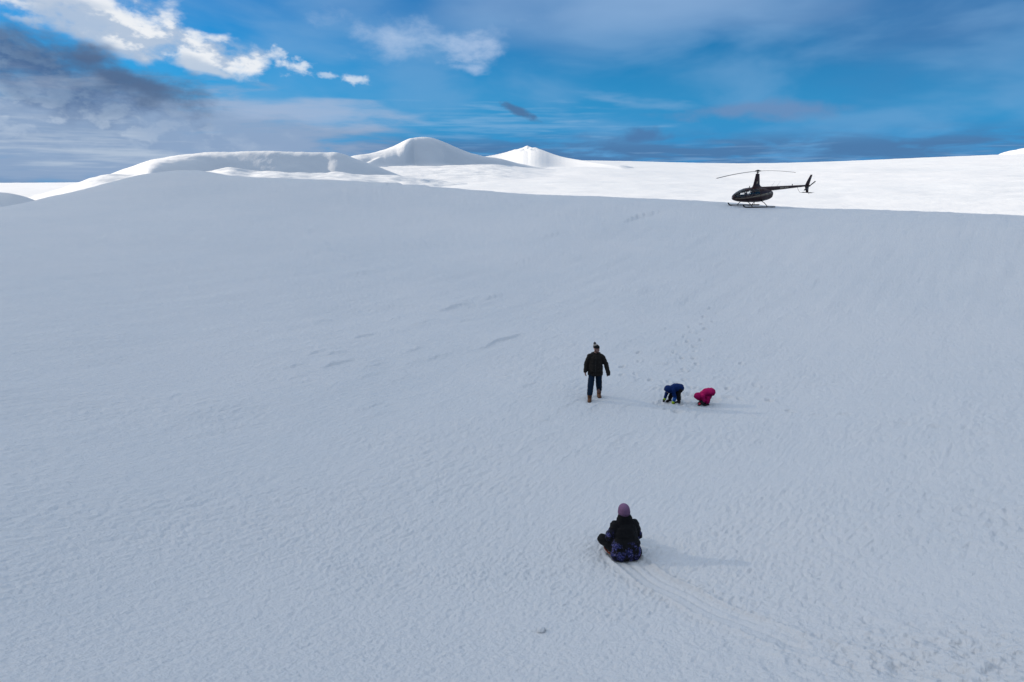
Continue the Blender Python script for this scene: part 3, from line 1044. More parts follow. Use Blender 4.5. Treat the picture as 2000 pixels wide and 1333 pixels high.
    # boots
    bt, so = mat('tan_leather', (.16, .070, .032), .65, var=.25, scale=25), mat('dark_rubber', (.012, .012, .012), .8)
    boot(body, aL, (-.05, -1, 0), 1.05, bt, so)
    boot(body, aR, (.18, -1, 0), 1.05, bt, so)
    # beanie with pale crown and grey bobble, tipped back
    back = -face
    bm = bmesh.new()
    add_ell(bm, P(0, -.016, .055), (.092, .106, .082), R)
    add_capsule(bm, P(0, -.02, .085), .070, P(0, -.045, .105), .05)
    def hatcut(co):
        c0 = np.array(P(0, -.012, .034))
        upv = np.array((Vector((0, 0, 1)) - face.normalized() * face.normalized().z * .6).normalized())
        h = (co - c0) @ upv
        m = h < 0
        co[m] = co[m] - (h[m] * .95)[:, None] * upv
        return co
    hat = fuse('beanie', bm, mat('black_knit', (.007, .007, .009), .95, scale=160, bump=.6), body, .007, 2, cut=hatcut)
    bm = bmesh.new()
    add_ell(bm, P(0, -.050, .096), (.074, .080, .058), R)
    fuse('crown_band', bm, mat('cream_knit', (.45, .40, .35), .95, scale=160, bump=.6), hat, .006, 1)
    bm = bmesh.new()
    add_ell(bm, P(0, -.095, .160), (.040, .040, .038))
    fuse('bobble', bm, mat('grey_yarn', (.09, .09, .10), 1, scale=200, bump=1), hat, .006, 0, .012, .012)
    body.location = (X, Y, G - .022)
    body.scale = (.98, .98, .95)
    body.rotation_euler = (0, 0, RAD(-6))

def child(x, y, rz, J, cols, label, pose):
    """bent-over child; J: joints in metres, image-aligned"""
    G = soft_ground(x, y)
    b = bmesh.new()
    hip, sh, hd, face = Vector(J['hip']), Vector(J['sh']), Vector(J['head']), Vector(J['face'])
    lat = Vector(J['lat']).normalized()
    mid = (hip + sh) / 2 + Vector((0, 0, .03))
    add_capsule(b, hip, .095, mid, .09)
    add_capsule(b, mid, .09, sh, .085)
    add_capsule(b, sh - lat * .09, .045, sh + lat * .09, .045)
    add_capsule(b, sh, .045, hd, .04)
    for k, a in J['legs']:
        h = hip + lat * (.06 if k[1] > hip.y else -.06)
        limb(b, [(h, .062), (k, .045), (a, .034)])
    for k_, (e, w) in enumerate(J['arms']):
        s_ = sh + lat * J['aside'][k_]
        limb(b, [(s_, .042), (e, .033), (w, .024)])
        hand(b, w, J['hdir'][k_], (0, .2, -1), .62, .5, 1 if k_ else -1)
    P, R = head(b, hd, face, J['up'], .83)
    body = fuse('person', b, SKIN, None, .007, 2, label=label, category='person')
    for k in (-1, 1):
        bm = bmesh.new()
        add_ell(bm, P(.031 * k, .078, .002), (.010, .009, .007), R)
        bm_obj('eye', bm, mat('dark_eye', (.03, .025, .02), .2), body)
    jm = mat(cols['name'], cols['suit'], .75, spec=.25, var=.2, scale=12, bump=.15)
    bm = bmesh.new()
    add_capsule(bm, hip - (mid - hip) * .22, .132, mid, .132)
    add_capsule(bm, mid, .128, sh, .112)
    add_capsule(bm, sh - lat * .08, .066, sh + lat * .08, .066)
    for k_, (e, w) in enumerate(J['arms']):
        s_ = sh + lat * J['aside'][k_]
        limb(bm, [(s_, .066), (e, .055), (Vector(w) * .85 + Vector(e) * .15, .044)])
    if cols['onepiece']:
        for k, a in J['legs']:
            h = hip + lat * (.06 if k[1] > hip.y else -.06)
            limb(bm, [(h, .100), (k, .080), (Vector(a) + Vector((0, 0, .07)), .076)])
    j = fuse('snowsuit' if cols['onepiece'] else 'jacket', bm, jm, body, .010, 3, .008, .06)
    bm = bmesh.new()
    c = P(0, -.014, .012)
    add_ell(bm, c, (.116, .132, .138), R)
    add_capsule(bm, c, .085, sh + Vector((0, 0, .03)), .080)
    def hc(co):
        f = np.array(face.normalized())
        o0 = np.array(P(0, .088, 0))
        h = (co - o0) @ f
        m = h > 0
        co[m] = co[m] - (h[m])[:, None] * f * 1.0
        q = co - o0
        rad = np.linalg.norm(q - (q @ f)[:, None] * f, axis=1)
        mm = m & (rad < .06)
        co[mm] = co[mm] - f * .02
        return co
    fuse('hood', bm, jm, j, .010, 2, .004, .05, hc)
    if not cols['onepiece']:
        bm = bmesh.new()
        add_capsule(bm, hip + lat * .05 - Vector((0, 0, .04)), .095, hip - lat * .05 - Vector((0, 0, .04)), .095)
        for k, a in J['legs']:
            h = hip + lat * (.06 if k[1] > hip.y else -.06)
            limb(bm, [(h - Vector((0, 0, .05)), .092), (k, .076), (Vector(a) + Vector((0, 0, .06)), .066)])
        fuse('snow_trousers', bm, mat('black_snow_trousers', (.008, .008, .011), .8, spec=.25), body, .010, 3, .006, .05)
        bm = bmesh.new()
        e, w = J['arms'][1]
        add_capsule(bm, Vector(e) * .8 + Vector(w) * .2, .060, Vector(e) * .3 + Vector(w) * .7, .054)
        fuse('sleeve_panel', bm, mat('bright_blue_panel', (.012, .11, .42), .7), j, .009, 2, .003, .05)
    else:
        bm = bmesh.new()
        add_ell(bm, hip + Vector((.075, .02, .015)), (.075, .085, .085))
        fuse('seat_patch', bm, mat('dark_plum_patch', (.055, .004, .030), .8), j, .009, 2)
        for k_, (e, w) in enumerate(J['arms']):
            bm = bmesh.new()
            add_capsule(bm, Vector(e) * .55 + Vector(w) * .45, .060, Vector(e) * .05 + Vector(w) * .95, .052)
            fuse('sleeve_cuff', bm, mat('black_cuff', (.010, .006, .008), .8), j, .009, 2, .003, .05)
    for k_, (e, w) in enumerate(J['arms']):
        bm = bmesh.new()
        hand(bm, w, J['hdir'][k_], (0, .2, -1), .86, .5, 1 if k_ else -1, .0125)
        gl = fuse('glove', bm, mat('black_glove', (.010, .010, .011), .8), body, .006, 2)
        bm = bmesh.new()
        d = Vector(J['hdir'][k_]).normalized()
        p = Vector(w)
        if cols['bright'][k_]:
            add_capsule(bm, p - d * .005, .040, p + d * cols['bright'][k_], .043)
        else:
            add_capsule(bm, p - d * .03, .036, p, .036)
        fuse('glove_cuff', bm, mat('bright_glove_trim', cols['trim'] if cols['bright'][k_] else (.010, .010, .011), .6), gl, .007, 2)
    bo, so = mat('black_snow_boot', (.010, .010, .013), .7), mat('dark_rubber', (.012, .012, .012), .8)
    for k, a in J['legs']:
        boot(body, a, J['toe'], .70, bo, so)
    body.location = (x, y, G - .022)
    body.rotation_euler = (0, 0, rz)

def children():
    blue = dict(hip=(.155, .03, .47), sh=(-.065, -.055, .435), head=(-.150, -.11, .425), face=(-.45, -.35, -.82), up=(-.78, -.35, .5), lat=(.45, -.9, 0),
                legs=[((.15, -.04, .27), (.175, -.03, .068)), ((-.02, .12, .28), (-.085, .06, .068))],
                arms=[((-.205, .00, .255), (-.235, -.06, .125)), ((.055, -.17, .23), (.02, -.20, .105))],
                aside=(-.10, .10), hdir=[(-.35, -.3, -.9), (-.25, -.3, -.85)], toe=(-.8, -.6, 0))
    child(4.47 * S, 16.43 * S, RAD(-14), blue,
          dict(name='royal_blue_jacket', suit=(.002, .026, .14), onepiece=False, trim=(.42, .62, .02), bright=(.012, .045)),
          'child in blue hooded jacket bending over to touch the snow', 0)
    pink = dict(hip=(.175, .05, .405), sh=(-.045, -.015, .315), head=(-.150, -.045, .245), face=(-.50, -.15, -.85), up=(-.85, -.1, .45), lat=(.15, -1, 0),
                legs=[((.125, -.03, .25), (.115, -.05, .068)), ((.16, .13, .25), (.105, .11, .068))],
                arms=[((.0, .06, .19), (-.06, .03, .105)), ((.01, -.13, .18), (-.055, -.14, .100))],
                aside=(-.10, .10), hdir=[(-.75, -.1, -.55), (-.75, -.1, -.50)], toe=(-1, -.2, 0))
    child(5.25 * S, 16.21 * S, RAD(-16), pink,
          dict(name='magenta_snowsuit', suit=(.55, .004, .125), onepiece=True, trim=(.72, .03, .07), bright=(0, .055)),
          'child in magenta hooded snowsuit bending over to touch the snow', 0)

def sledder():
    X, Y = 1.80 * S, 8.735 * S
    G = soft_ground(X, Y)
    # shallow plastic sled
    bm = bmesh.new()
    n, rows = 40, 7
    rings = []
    for i in range(rows):
        f = i / (rows - 1)
        ring = []
        for k in range(n):
            t = 2 * math.pi * k / n
            ax, ay = .205 + .02 * math.cos(2 * t), .34
            r = .25 + .75 * f
            ring.append(bm.verts.new((ax * r * math.cos(t) - .045, ay * r * math.sin(t) + .235, .012 + .06 * max(0, f - .55) ** 1.6 * 4 + .05 * max(0, math.sin(t)) ** 3 * f)))
        rings.append(ring)
    bm.faces.new(rings[0][::-1])
    for a, b in zip(rings, rings[1:]):
        for k in range(n):
            bm.faces.new((a[k], a[(k + 1) % n], b[(k + 1) % n], b[k]))
    sled = bm_obj('snow_sled', bm, mat('orange_plastic', (.42, .10, .035), .45), None, True,
                  label='small orange plastic sled under the person in the lilac hat', category='sled')
    md = sled.modifiers.new('thick', 'SOLIDIFY')
    md.thickness = .008
    sled.location = (X, Y - .02, G - .012)
    slope = (soft_ground(X, Y + .3) - soft_ground(X, Y - .3)) / .6
    sled.rotation_euler = (math.atan(slope), 0, RAD(16))
    # seated person seen from behind, front is +Y
    hipL, hipR = (-.10, .0, .13), (.10, .0, .13)
    kL, kR = (-.335, .22, .27), (.13, .42, .30)
    aL, aR = (-.13, .46, .11), (.10, .74, .11)
    shL, shR = (-.165, .07, .565), (.165, .07, .565)
    eL, eR = (-.255, .09, .34), (.255, .10, .34)
    wL, wR = (-.20, .30, .27), (.20, .33, .27)
    b = bmesh.new()
    add_capsule(b, (0, -.01, .14), .135, (0, .03, .33), .12, flat=((0, 1, 0), .85))
    add_capsule(b, (0, .03, .33), .12, (0, .07, .52), .13, flat=((0, 1, 0), .8))
    add_capsule(b, shL, .058, shR, .058)
    add_capsule(b, (0, .08, .55), .055, (0, .10, .70), .05)
    for sh, e, w in ((shL, eL, wL), (shR, eR, wR)):
        limb(b, [(sh, .054), (e, .040), (w, .027)])
    for h, k, a in ((hipL, kL, aL), (hipR, kR, aR)):
        limb(b, [(h, .088), (k, .056), (a, .038)])
        add_capsule(b, a, .036, Vector(a) + Vector((0, .12, .0)), .03)
    hand(b, wL, (.2, .8, -.3), (0, 0, -1), .92, .9, 1)
    hand(b, wR, (-.2, .8, -.3), (0, 0, -1), .92, .9, -1)
    P, R = head(b, (0, .115, .775), (0, 1, -.12), (0, 0, 1), .95)
    body = fuse('person', b, SKIN, None, .0065, 2,
                label='person in lilac knit hat and black jacket sitting on a sled, seen from behind', category='person')
    for k in (-1, 1):
        bm = bmesh.new()
        add_ell(bm, P(.031 * k, .078, .002), (.012, .010, .008), R)
        bm_obj('eye', bm, mat('dark_eye', (.03, .025, .02), .2), body)
    bm = bmesh.new()
    add_capsule(bm, (-.05, -.02, .13), .135, (.05, -.02, .13), .135)
    for h, k, a in ((hipL, kL, aL), (hipR, kR, aR)):
        limb(bm, [(h, .112), (k, .088), (Vector(a) * .93 + Vector(k) * .07, .066)])
    def flatb(co):
        co[:, 2] = np.maximum(co[:, 2], .022)
        return co
    fuse('snow_trousers', bm, mat('black_snow_trousers', (.008, .008, .010), .8, spec=.25), body, .010, 3, .008, .07, flatb)
    gm = galaxy_mat()
    bm = bmesh.new()
    add_capsule(bm, (-.10, -.02, .12), .170, (.10, -.02, .12), .170, flat=((0, 1, 0), .95))
    add_capsule(bm, (-.075, .0, .26), .172, (.075, .0, .26), .172, flat=((0, 1, 0), .95))
    add_capsule(bm, (-.04, .04, .42), .165, (.04, .04, .42), .165, flat=((0, 1, 0), .9))
    add_capsule(bm, (-.135, .07, .545), .088, (.135, .07, .545), .088)
    add_capsule(bm, (-.05, .05, .50), .145, (.05, .05, .50), .145)
    for sh, e, w in ((shL, eL, wL), (shR, eR, wR)):
        limb(bm, [(sh, .086), (e, .070), (w, .054)])
    j = fuse('jacket', bm, gm, body, .010, 3, .009, .09, flatb)
    bm = bmesh.new()
    add_capsule(bm, (-.085, .055, .575), .095, (.085, .055, .575), .095)
    add_capsule(bm, (-.045, .075, .655), .092, (.045, .075, .655), .092)
    add_capsule(bm, (-.022, .09, .70), .090, (.022, .09, .70), .090)
    fuse('hood', bm, mat('black_hood', (.0045, .0045, .006), .8, spec=.2), j, .010, 3, .006, .06)
    bm = bmesh.new()
    add_box(bm, (.195, -.135, .115), (.022, .02, .016))
    bm_obj('logo_patch', bm, mat('red_patch', (.5, .02, .03), .6), j, False)
    bm = bmesh.new()
    add_ell(bm, P(0, -.008, .034), (.098, .112, .112), R)
    add_ell(bm, P(0, -.008, .0), (.104, .114, .10), R)
    def hatcut(co):
        z0 = P(0, 0, -.062).z
        m = co[:, 2] < z0
        co[m, 2] = z0 + (co[m, 2] - z0) * .05
        return co
    hat = fuse('beanie', bm, mat('lilac_knit', (.31, .165, .30), .95, scale=130, bump=.7), body, .007, 3, cut=hatcut)
    for w, d in ((wL, (.2, .8, -.3)), (wR, (-.2, .8, -.3))):
        bm = bmesh.new()
        hand(bm, w, d, (0, 0, -1), 1.08, .9, 1 if w is wL else -1, .012)
        fuse('glove', bm, mat('black_glove', (.010, .010, .011), .8), body, .007, 2)
    bo, so = mat('black_snow_boot', (.010, .010, .013), .7), mat('dark_rubber', (.012, .012, .012), .8)
    boot(body, aL, (.35, 1, 0), .95, bo, so)
    boot(body, aR, (0, 1, 0), .95, bo, so)
    body.location = (X, Y, G - .022)
    body.rotation_euler = (math.atan(slope) * .6, 0, RAD(10))
    body.scale = (1.03, 1.03, 1.03)

# ------------------------------------------------------------------ helicopter
SEC = np.array([  # station, belly, roof, half width
    (2.47, .80, .84, .02), (2.44, .70, .94, .13), (2.34, .61, 1.05, .26), (2.15, .54, 1.19, .40), (1.9, .48, 1.34, .51), (1.55, .435, 1.51, .60),
    (1.15, .41, 1.65, .645), (.7, .40, 1.72, .655), (.2, .40, 1.75, .655), (-.3, .41, 1.75, .635), (-.75, .46, 1.73, .58), (-1.1, .54, 1.66, .50),
    (-1.4, .60, 1.60, .44), (-1.62, .68, 1.50, .385), (-1.76, .76, 1.43, .345), (-1.82, .84, 1.40, .31), (-1.85, .96, 1.36, .24), (-1.86, 1.1, 1.25, .03)])
def sec(x):
    o = []
    for k in (1, 2, 3):
        xs, v = SEC[::-1, 0], SEC[::-1, k]
        o.append(float(np.interp(x, xs, v)))
    return o
def side_y(x, z):
    zb, zt, w = sec(x)
    zc, h = (zb + zt) / 2, (zt - zb) / 2
    q = min(.999, abs(z - zc) / h)
    return w * (1 - q ** 2.5) ** (1 / 2.5)

def helicopter():
    hx, hy = 20.75 * S, 55.0 * S
    root = bpy.data.objects.new('helicopter', None)
    scn.collection.objects.link(root)
    root['label'] = 'dark maroon helicopter with gold side stripe parked on the snow ridge'
    root['category'] = 'helicopter'
    paint = mat('dark_maroon_paint', (.040, .0075, .010), .38, spec=.3, var=.15, scale=3, coat=.12)
    black = mat('black_paint', (.006, .005, .0055), .6, spec=.15, var=.1, coat=.1)
    metal = mat('dark_metal', (.02, .02, .022), .5, .3)
    gold = gold_print_mat('tan_gold_stripe', (.62, .45, .30))
    glass = glass_mat()
    # shell and window openings come from one loft
    nu, nv = 72, 150
    t = np.linspace(0, 1, nv)
    xs = 2.47 - 4.33 * (t + .06 * np.sin(2 * np.pi * t) * -1)
    V = np.zeros((nv, nu, 3))
    for i, x in enumerate(xs):
        zb, zt, w = sec(x)
        for k in range(nu):
            a = 2 * math.pi * k / nu
            c, s = math.cos(a), math.sin(a)
            V[i, k] = (x, math.copysign(abs(c) ** .8, c) * w, (zb + zt) / 2 + math.copysign(abs(s) ** .8, s) * (zt - zb) / 2)
    def region(x, y, z):
        side = 'l' if y > 0 else 'r'
        roof = sec(x)[1]
        lo = .98 + .10 * (1.7 - x)
        if x > 1.42 + .32 * (1.35 - z) and x < 2.36 and z > .84 + .06 * (2.4 - x) and abs(y) > .035:
            return 'windshield' + side
        if .66 + .03 < x < 1.36 + .32 * (1.35 - z) and lo + .02 < z < roof - .12:
            return 'front' + side
        if -.02 < x < .60 and 1.10 < z < roof - .12:
            return 'rear' + side
        return 'body'
    groups = {}
    for i in range(nv - 1):
        for k in range(nu):
            q = [(i, k), (i, (k + 1) % nu), (i + 1, (k + 1) % nu), (i + 1, k)]
            c = sum(V[a, b] for a, b in q) / 4
            groups.setdefault(region(*c), []).append([a * nu + b for a, b in q])
    flatV = V.reshape(-1, 3)
    names = {'front': 'door_window', 'rear': 'door_window', 'quarter': 'rear_window', 'windshield': 'windshield_pane'}
    for g, qs in groups.items():
        qs = np.array(qs)
        ids, inv = np.unique(qs, return_inverse=True)
        me = mesh_np(g, flatV[ids], inv.reshape(qs.shape))
        p0 = max(me.polygons, key=lambda p: abs(p.normal.y))
        if p0.normal.y * p0.center.y < 0:
            me.flip_normals()
        if g == 'body':
            sh = link('fuselage', me, paint, root)
            md = sh.modifiers.new('thick', 'SOLIDIFY')
            md.thickness = .02
        else:
            link(names[g[:-1]], me, glass, root)
    # black band of paint above the stripe is the shell itself; gold stripe follows the side
    for sgn in (1, -1):
        for w0, w1, nm in ((.0, .105, 'side_stripe'), (-.06, -.03, 'pinstripe')):
            bm = bmesh.new()
            prev = None
            for i in range(60):
                x = 2.36 - 4.08 * i / 59
                u = i / 59
                z0 = .70 + .08 * u + .50 * u ** 1.3 + .02
                wd = (.35 + .95 * u)
                pr = []
                for zz in (z0 + w0 * wd, z0 + w1 * wd):
                    pr.append(bm.verts.new((x, sgn * (side_y(x, zz) + .007), zz)))
                if prev:
                    bm.faces.new((prev[0], pr[0], pr[1], prev[1]))
                prev = pr
            bm_obj(nm, bm, gold, root)
        # door seams
        for xa, xb in ((.63, .58), (-.08, -.16)):
            bm = bmesh.new()
            add_tube(bm, [(xa + (xb - xa) * q / 10, sgn * (side_y(xa, .62 + 1.0 * q / 10) + .004), .62 + 1.0 * q / 10) for q in range(11)], .008, 5)
            bm_obj('door_seam', bm, black, root)
        bm = bmesh.new()
        add_box(bm, (.76, sgn * (side_y(.76, .98) + .01), .98), (.12, .02, .025))
        bm_obj('door_handle', bm, metal, root, False)
        # cowling vent
        bm = bmesh.new()
        for q in range(3):
            add_box(bm, (-.95, sgn * (side_y(-.95, 1.36 - q * .05) + .006), 1.36 - q * .05), (.30, .02, .025))
        bm_obj('cowling_vent', bm, mat('grey_vent', (.13, .09, .09), .5), root, False)
    # seats and panel seen through the glass
    sm_ = mat('dark_seat_leather', (.018, .018, .022), .7)
    for sx, yy in ((.95, .27), (.95, -.27), (.05, .27), (.05, -.27)):
        bm = bmesh.new()
        add_box(bm, (sx + .12, yy, .80), (.46, .42, .14))
        add_box(bm, (sx - .14, yy, 1.02), (.10, .36, .42), Matrix.Rotation(RAD(-10), 3, 'Y').to_quaternion())
        add_box(bm, (sx - .20, yy, 1.33), (.07, .20, .12), Matrix.Rotation(RAD(-8), 3, 'Y').to_quaternion())
        bmesh.ops.bevel(bm, geom=bm.edges[:], offset=.025, segments=2, affect='EDGES')
        bm_obj('seat', bm, sm_, root)
    bm = bmesh.new()
    add_box(bm, (1.72, .05, .90), (.20, .50, .34), Matrix.Rotation(RAD(14), 3, 'Y').to_quaternion())
    add_box(bm, (1.75, .0, .66), (.24, .20, .30))
    bmesh.ops.bevel(bm, geom=bm.edges[:], offset=.02, segments=2, affect='EDGES')
    bm_obj('instrument_panel', bm, black, root)
    # engine bay bulkhead and cabin floor
    bm = bmesh.new()
    add_box(bm, (-.42, 0, 1.06), (.05, 1.10, 1.06))
    add_box(bm, (.55, 0, .66), (2.3, .95, .06))
    bm_obj('bulkhead', bm, black, root, False)

    def airfoil_loft(stations, seg=20):
        """stations: (z, x_front, x_back, half thickness)"""
        bm = bmesh.new()
        rings = []
        for z, xf, xb, th in stations:
            ring = []
            for k in range(seg):
                a = 2 * math.pi * k / seg
                c = (math.cos(a) + 1) / 2
                x = xb + (xf - xb) * c
                y = th * math.sin(a) * (.55 + .45 * c)
                ring.append(bm.verts.new((x, y, z)))
            rings.append(ring)
        for a, b in zip(rings, rings[1:]):
            for k in range(seg):
                bm.faces.new((a[k], a[(k + 1) % seg], b[(k + 1) % seg], b[k]))
        bm.faces.new(rings[0][::-1])
        bm.faces.new(rings[-1])
        return bm
    bm = airfoil_loft([(1.60, .62, -1.15, .34), (1.74, .42, -.88, .26), (1.86, .34, -.52, .19), (2.0, .31, -.40, .155), (2.4, .25, -.33, .125), (2.8, .20, -.25, .105), (2.95, .185, -.215, .10), (2.97, .16, -.19, .07)])
    mf = bm_obj('mast_fairing', bm, paint, root)
    for sgn in (1, -1):
        bm = bmesh.new()
        add_box(bm, (.02, sgn * .142, 2.17), (.16, .012, .20))
        bmesh.ops.bevel(bm, geom=[e for e in bm.edges], offset=.005, affect='EDGES')
        bm_obj('emblem', bm, gold, mf, False)
    bm = bmesh.new()
    add_tube(bm, [(0, 0, 2.9), (0, 0, 3.22)], .05, 12)
    add_tube(bm, [(0, 0, 3.06), (0, 0, 3.12)], .11, 14)
    bm_obj('rotor_mast', bm, metal, root)
    ba = RAD(9)
    bd = Vector((math.cos(ba), math.sin(ba), 0))
    bn = Vector((-bd.y, bd.x, 0))
    bm = bmesh.new()
    add_ell(bm, (0, 0, 3.25), (.12, .12, .075))
    add_capsule(bm, bd * -.30 + Vector((0, 0, 3.215)), .05, bd * .30 + Vector((0, 0, 3.20)), .05)
    add_ell(bm, (0, 0, 3.235), (.32, .12, .055), Matrix.Rotation(ba, 3, 'Z').to_quaternion())
    bm_obj('rotor_hub', bm, metal, root)
    bladem = mat('dark_grey_blade', (.022, .022, .025), .45)
    for s, tee in ((1, -.26), (-1, .24)):
        bm = bmesh.new()
        rings = []
        for i in range(25):
            u = i / 24
            r = .22 + 4.81 * u
            z = 3.215 + tee * r / 5 - .36 * u ** 1.8 - .02
            ch = .10 if u < .06 else .127
            th = .022 if u < .06 else .016
            c = bd * (r * s)
            ring = [bm.verts.new(c + bn * (ch * math.cos(2 * math.pi * k / 10)) + Vector((0, 0, z + th * math.sin(2 * math.pi * k / 10)))) for k in range(10)]
            rings.append(ring)
        for a, b in zip(rings, rings[1:]):
            for k in range(10):
                bm.faces.new((a[k], a[(k + 1) % 10], b[(k + 1) % 10], b[k]))
        bm.faces.new(rings[0][::-1])
        bm.faces.new(rings[-1])
        bm_obj('rotor_blade', bm, bladem, root)
    # tail boom
    bm = bmesh.new()
    add_tube(bm, [(-.55, 0, 1.56), (-1.0, 0, 1.585), (-2.0, 0, 1.65), (-3.0, 0, 1.715), (-4.0, 0, 1.78), (-5.0, 0, 1.845), (-5.75, 0, 1.893)],
             [.24, .225, .195, .165, .135, .105, .085], 20)
    tb = bm_obj('tail_boom', bm, paint, root)
    for sgn in (1, -1):
        for xa, xb in ((-2.62, -3.05), (-3.15, -3.62)):
            bm = bmesh.new()
            prev = None
            for i in range(7):
                x = xa + (xb - xa) * i / 6
                zc = 1.585 + (-1.0 - x) * .065
                rr = .225 + (-1.0 - x) * -.0295 + .004
                pr = []
                for q in (-.42, -.14, .14, .42):
                    pr.append(bm.verts.new((x, sgn * rr * math.cos(q), zc + rr * math.sin(q))))
                if prev:
                    for a in range(3):
                        bm.faces.new((prev[a], pr[a], pr[a + 1], prev[a + 1]))
                prev = pr
            bm_obj('registration_mark', bm, gold, tb)
        bm = bmesh.new()
        add_box(bm, (-4.75, sgn * .108, 1.835), (.26, .012, .035))
        bm_obj('warning_placard', bm, mat('pale_placard', (.35, .30, .29), .6), tb, False)
    # fin
    def fin(st):
        return airfoil_loft(st, 14)
    bm = fin([(1.22, -5.92, -6.20, .022), (1.5, -5.78, -6.16, .028), (1.9, -5.62, -6.14, .034), (2.3, -5.80, -6.22, .028), (2.92, -6.12, -6.36, .016)])
    fn = bm_obj('vertical_fin', bm, paint, root)
    white = mat('white_decal', (.62, .60, .60), .5)
    for sgn in (1, -1):
        for zz, xx, sz in ((1.62, -5.98, .15), (2.62, -6.14, .09)):
            bm = bmesh.new()
            for q in range(3):
                add_box(bm, (xx + (q - 1) * .03, sgn * .030, zz + (q - 1) * .035), (sz * .62, .014, sz * .28))
            bm_obj('fin_emblem', bm, white, fn, False)
    bm = bmesh.new()
    add_box(bm, (-6.05, 0, 1.25), (.34, 1.05, .035))
    bmesh.ops.bevel(bm, geom=bm.edges[:], offset=.014, segments=2, affect='EDGES')
    bm_obj('horizontal_stabilizer', bm, black, root, False)
    # tail rotor on the left
    ta = RAD(35)
    td = Vector((-math.cos(ta), 0, math.sin(ta)))
    tn = Vector((math.sin(ta), 0, math.cos(ta)))
    hubp = Vector((-5.98, .26, 1.90))
    bm = bmesh.new()
    add_tube(bm, [(-5.98, .02, 1.90), (-5.98, .30, 1.90)], .035, 10)
    add_ell(bm, hubp, (.09, .05, .09))
    bm_obj('tail_rotor_hub', bm, metal, root)
    for s in (1, -1):
        bm = bmesh.new()
        M = Matrix((td * s, Vector((0, 1, 0)), tn)).transposed().to_quaternion()
        add_box(bm, hubp + td * s * .42, (.64, .022, .115), M)
        add_box(bm, hubp + td * s * .09, (.16, .03, .05), M)
        bmesh.ops.bevel(bm, geom=bm.edges[:], offset=.008, segments=1, affect='EDGES')
        bm_obj('tail_rotor_blade', bm, bladem, root, False)
    bm = bmesh.new()
    add_tube(bm, [(-4.75, .06, 1.74), (-4.85, .10, 1.50), (-5.0, .16, 1.30), (-5.12, .20, 1.26), (-5.4, .23, 1.26), (-6.0, .26, 1.28), (-6.65, .26, 1.30)], .014, 7)
    bm_obj('tail_guard', bm, metal, root)
    bm = bmesh.new()
    add_tube(bm, [(-6.14, 0, 1.24), (-6.28, 0, 1.12), (-6.36, 0, 1.12)], .012, 6)
    bm_obj('tail_skid', bm, metal, root)
    # whip antennas, beacon, roof fitting
    for x in (-1.75, -2.35):
        bm = bmesh.new()
        add_tube(bm, [(x, 0, 1.80), (x - .18, 0, 2.05), (x - .34, 0, 2.32)], [.010, .007, .005], 6)
        bm_obj('whip_antenna', bm, mat('grey_antenna', (.3, .3, .31), .5), root)
    bm = bmesh.new()
    add_tube(bm, [(-4.15, 0, 1.90), (-4.15, 0, 2.00)], .028, 10)
    add_ell(bm, (-4.15, 0, 2.0), (.045, .045, .05))
    bm_obj('beacon', bm, mat('dark_red_lens', (.08, .01, .01), .3), root)
    bm = bmesh.new()
    add_tube(bm, [(.72, 0, 1.70), (.70, 0, 1.84)], .028, 8)
    add_ell(bm, (.70, 0, 1.84), (.05, .04, .035))
    bm_obj('roof_fitting', bm, metal, root)
    bm = bmesh.new()
    add_ell(bm, (2.445, .0, .80), (.035, .08, .05))
    bm_obj('landing_light', bm, mat('lens', (.65, .62, .6), .15), root)
    # skids
    for s in (1, -1):
        bm = bmesh.new()
        add_tube(bm, [(2.02, s * 1.09, .24), (1.92, s * 1.09, .13), (1.78, s * 1.09, .055), (1.6, s * 1.09, .038), (-1.55, s * 1.09, .045)], .058, 10)
        bm_obj('skid', bm, black, root)
        for x in (1.05, -.62):
            bm = bmesh.new()
            add_tube(bm, [(x, s * .30, .50), (x - .02, s * .62, .40), (x - .06, s * .92, .20), (x - .08, s * 1.085, .05)], .032, 8)
            add_ell(bm, (x - .08, s * 1.09, .05), (.09, .055, .055))
            bm_obj('landing_gear_strut', bm, black, root)
    bm = bmesh.new()
    add_tube(bm, [(.2, .30, .42), (.15, .30, .20), (.08, .30, .17)], .02, 6)
    bm_obj('exhaust_pipe', bm, metal, root)
    root.rotation_euler = (0, 0, RAD(198.6))
    # level with the snow under both skids
    f = Vector((math.cos(RAD(198.6)), math.sin(RAD(198.6))))
    l = Vector((-f.y, f.x))
    pts = [(a, b_) for a in (1.5, .5, -.5, -1.5) for b_ in (1.09, -1.09)]
    A = np.array([(1, a, b_) for a, b_ in pts])
    zz = np.array([soft_ground(hx + f.x * a + l.x * b_, hy + f.y * a + l.y * b_) for a, b_ in pts])
    c0, ca, cb = np.linalg.lstsq(A, zz, rcond=None)[0]
    root.location = (hx, hy, c0 + .012)
    q = Matrix.Rotation(RAD(198.6), 3, 'Z') @ Matrix.Rotation(-math.atan(ca), 3, 'Y') @ Matrix.Rotation(math.atan(cb), 3, 'X')
    root.rotation_euler = q.to_euler()

def clump(x, y, r, label, seed):
    bm = bmesh.new()
    bmesh.ops.create_icosphere(bm, subdivisions=4, radius=1)
    for v in bm.verts:
        n = fbm(np.array([v.co.x * 1.3 + seed]), np.array([v.co.y * 1.3 + v.co.z * 1.7]), 4, 800 + seed)[0]
        v.co *= 1 + .17 * n
        v.co.x *= r * 1.25
        v.co.y *= r
        v.co.z *= r * .62
    o = bm_obj('snow_clump', bm, SNOW, None, True, label=label, category='snow clump', group='loose clumps of snow')
    o.location = (x, y, ground_z(x, y) + r * .18)
    o.rotation_euler = (0, 0, seed)

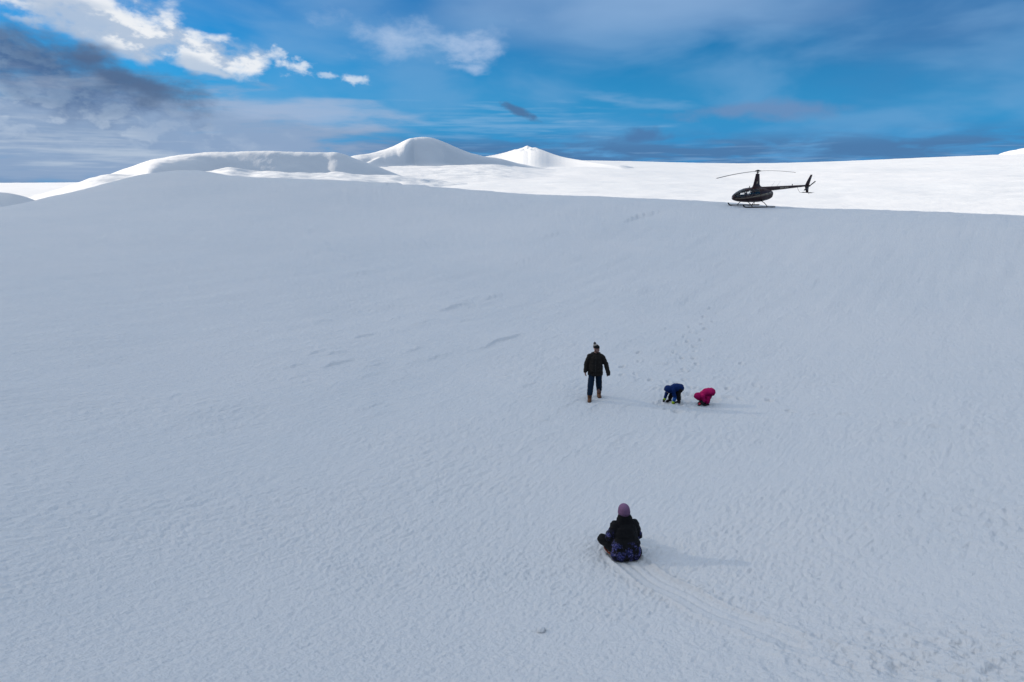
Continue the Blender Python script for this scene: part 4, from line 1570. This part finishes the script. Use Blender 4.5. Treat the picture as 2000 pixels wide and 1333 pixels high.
walking_man()
children()
sledder()
helicopter()
clump(.36 * S, 6.55 * S, .055, 'single small snow clump in the open, left of the sled track, nearest the bottom edge', 1)
clump(7.05 * S, 7.05 * S, .10, 'largest snow clump, beside the right edge above the churned snow', 2)
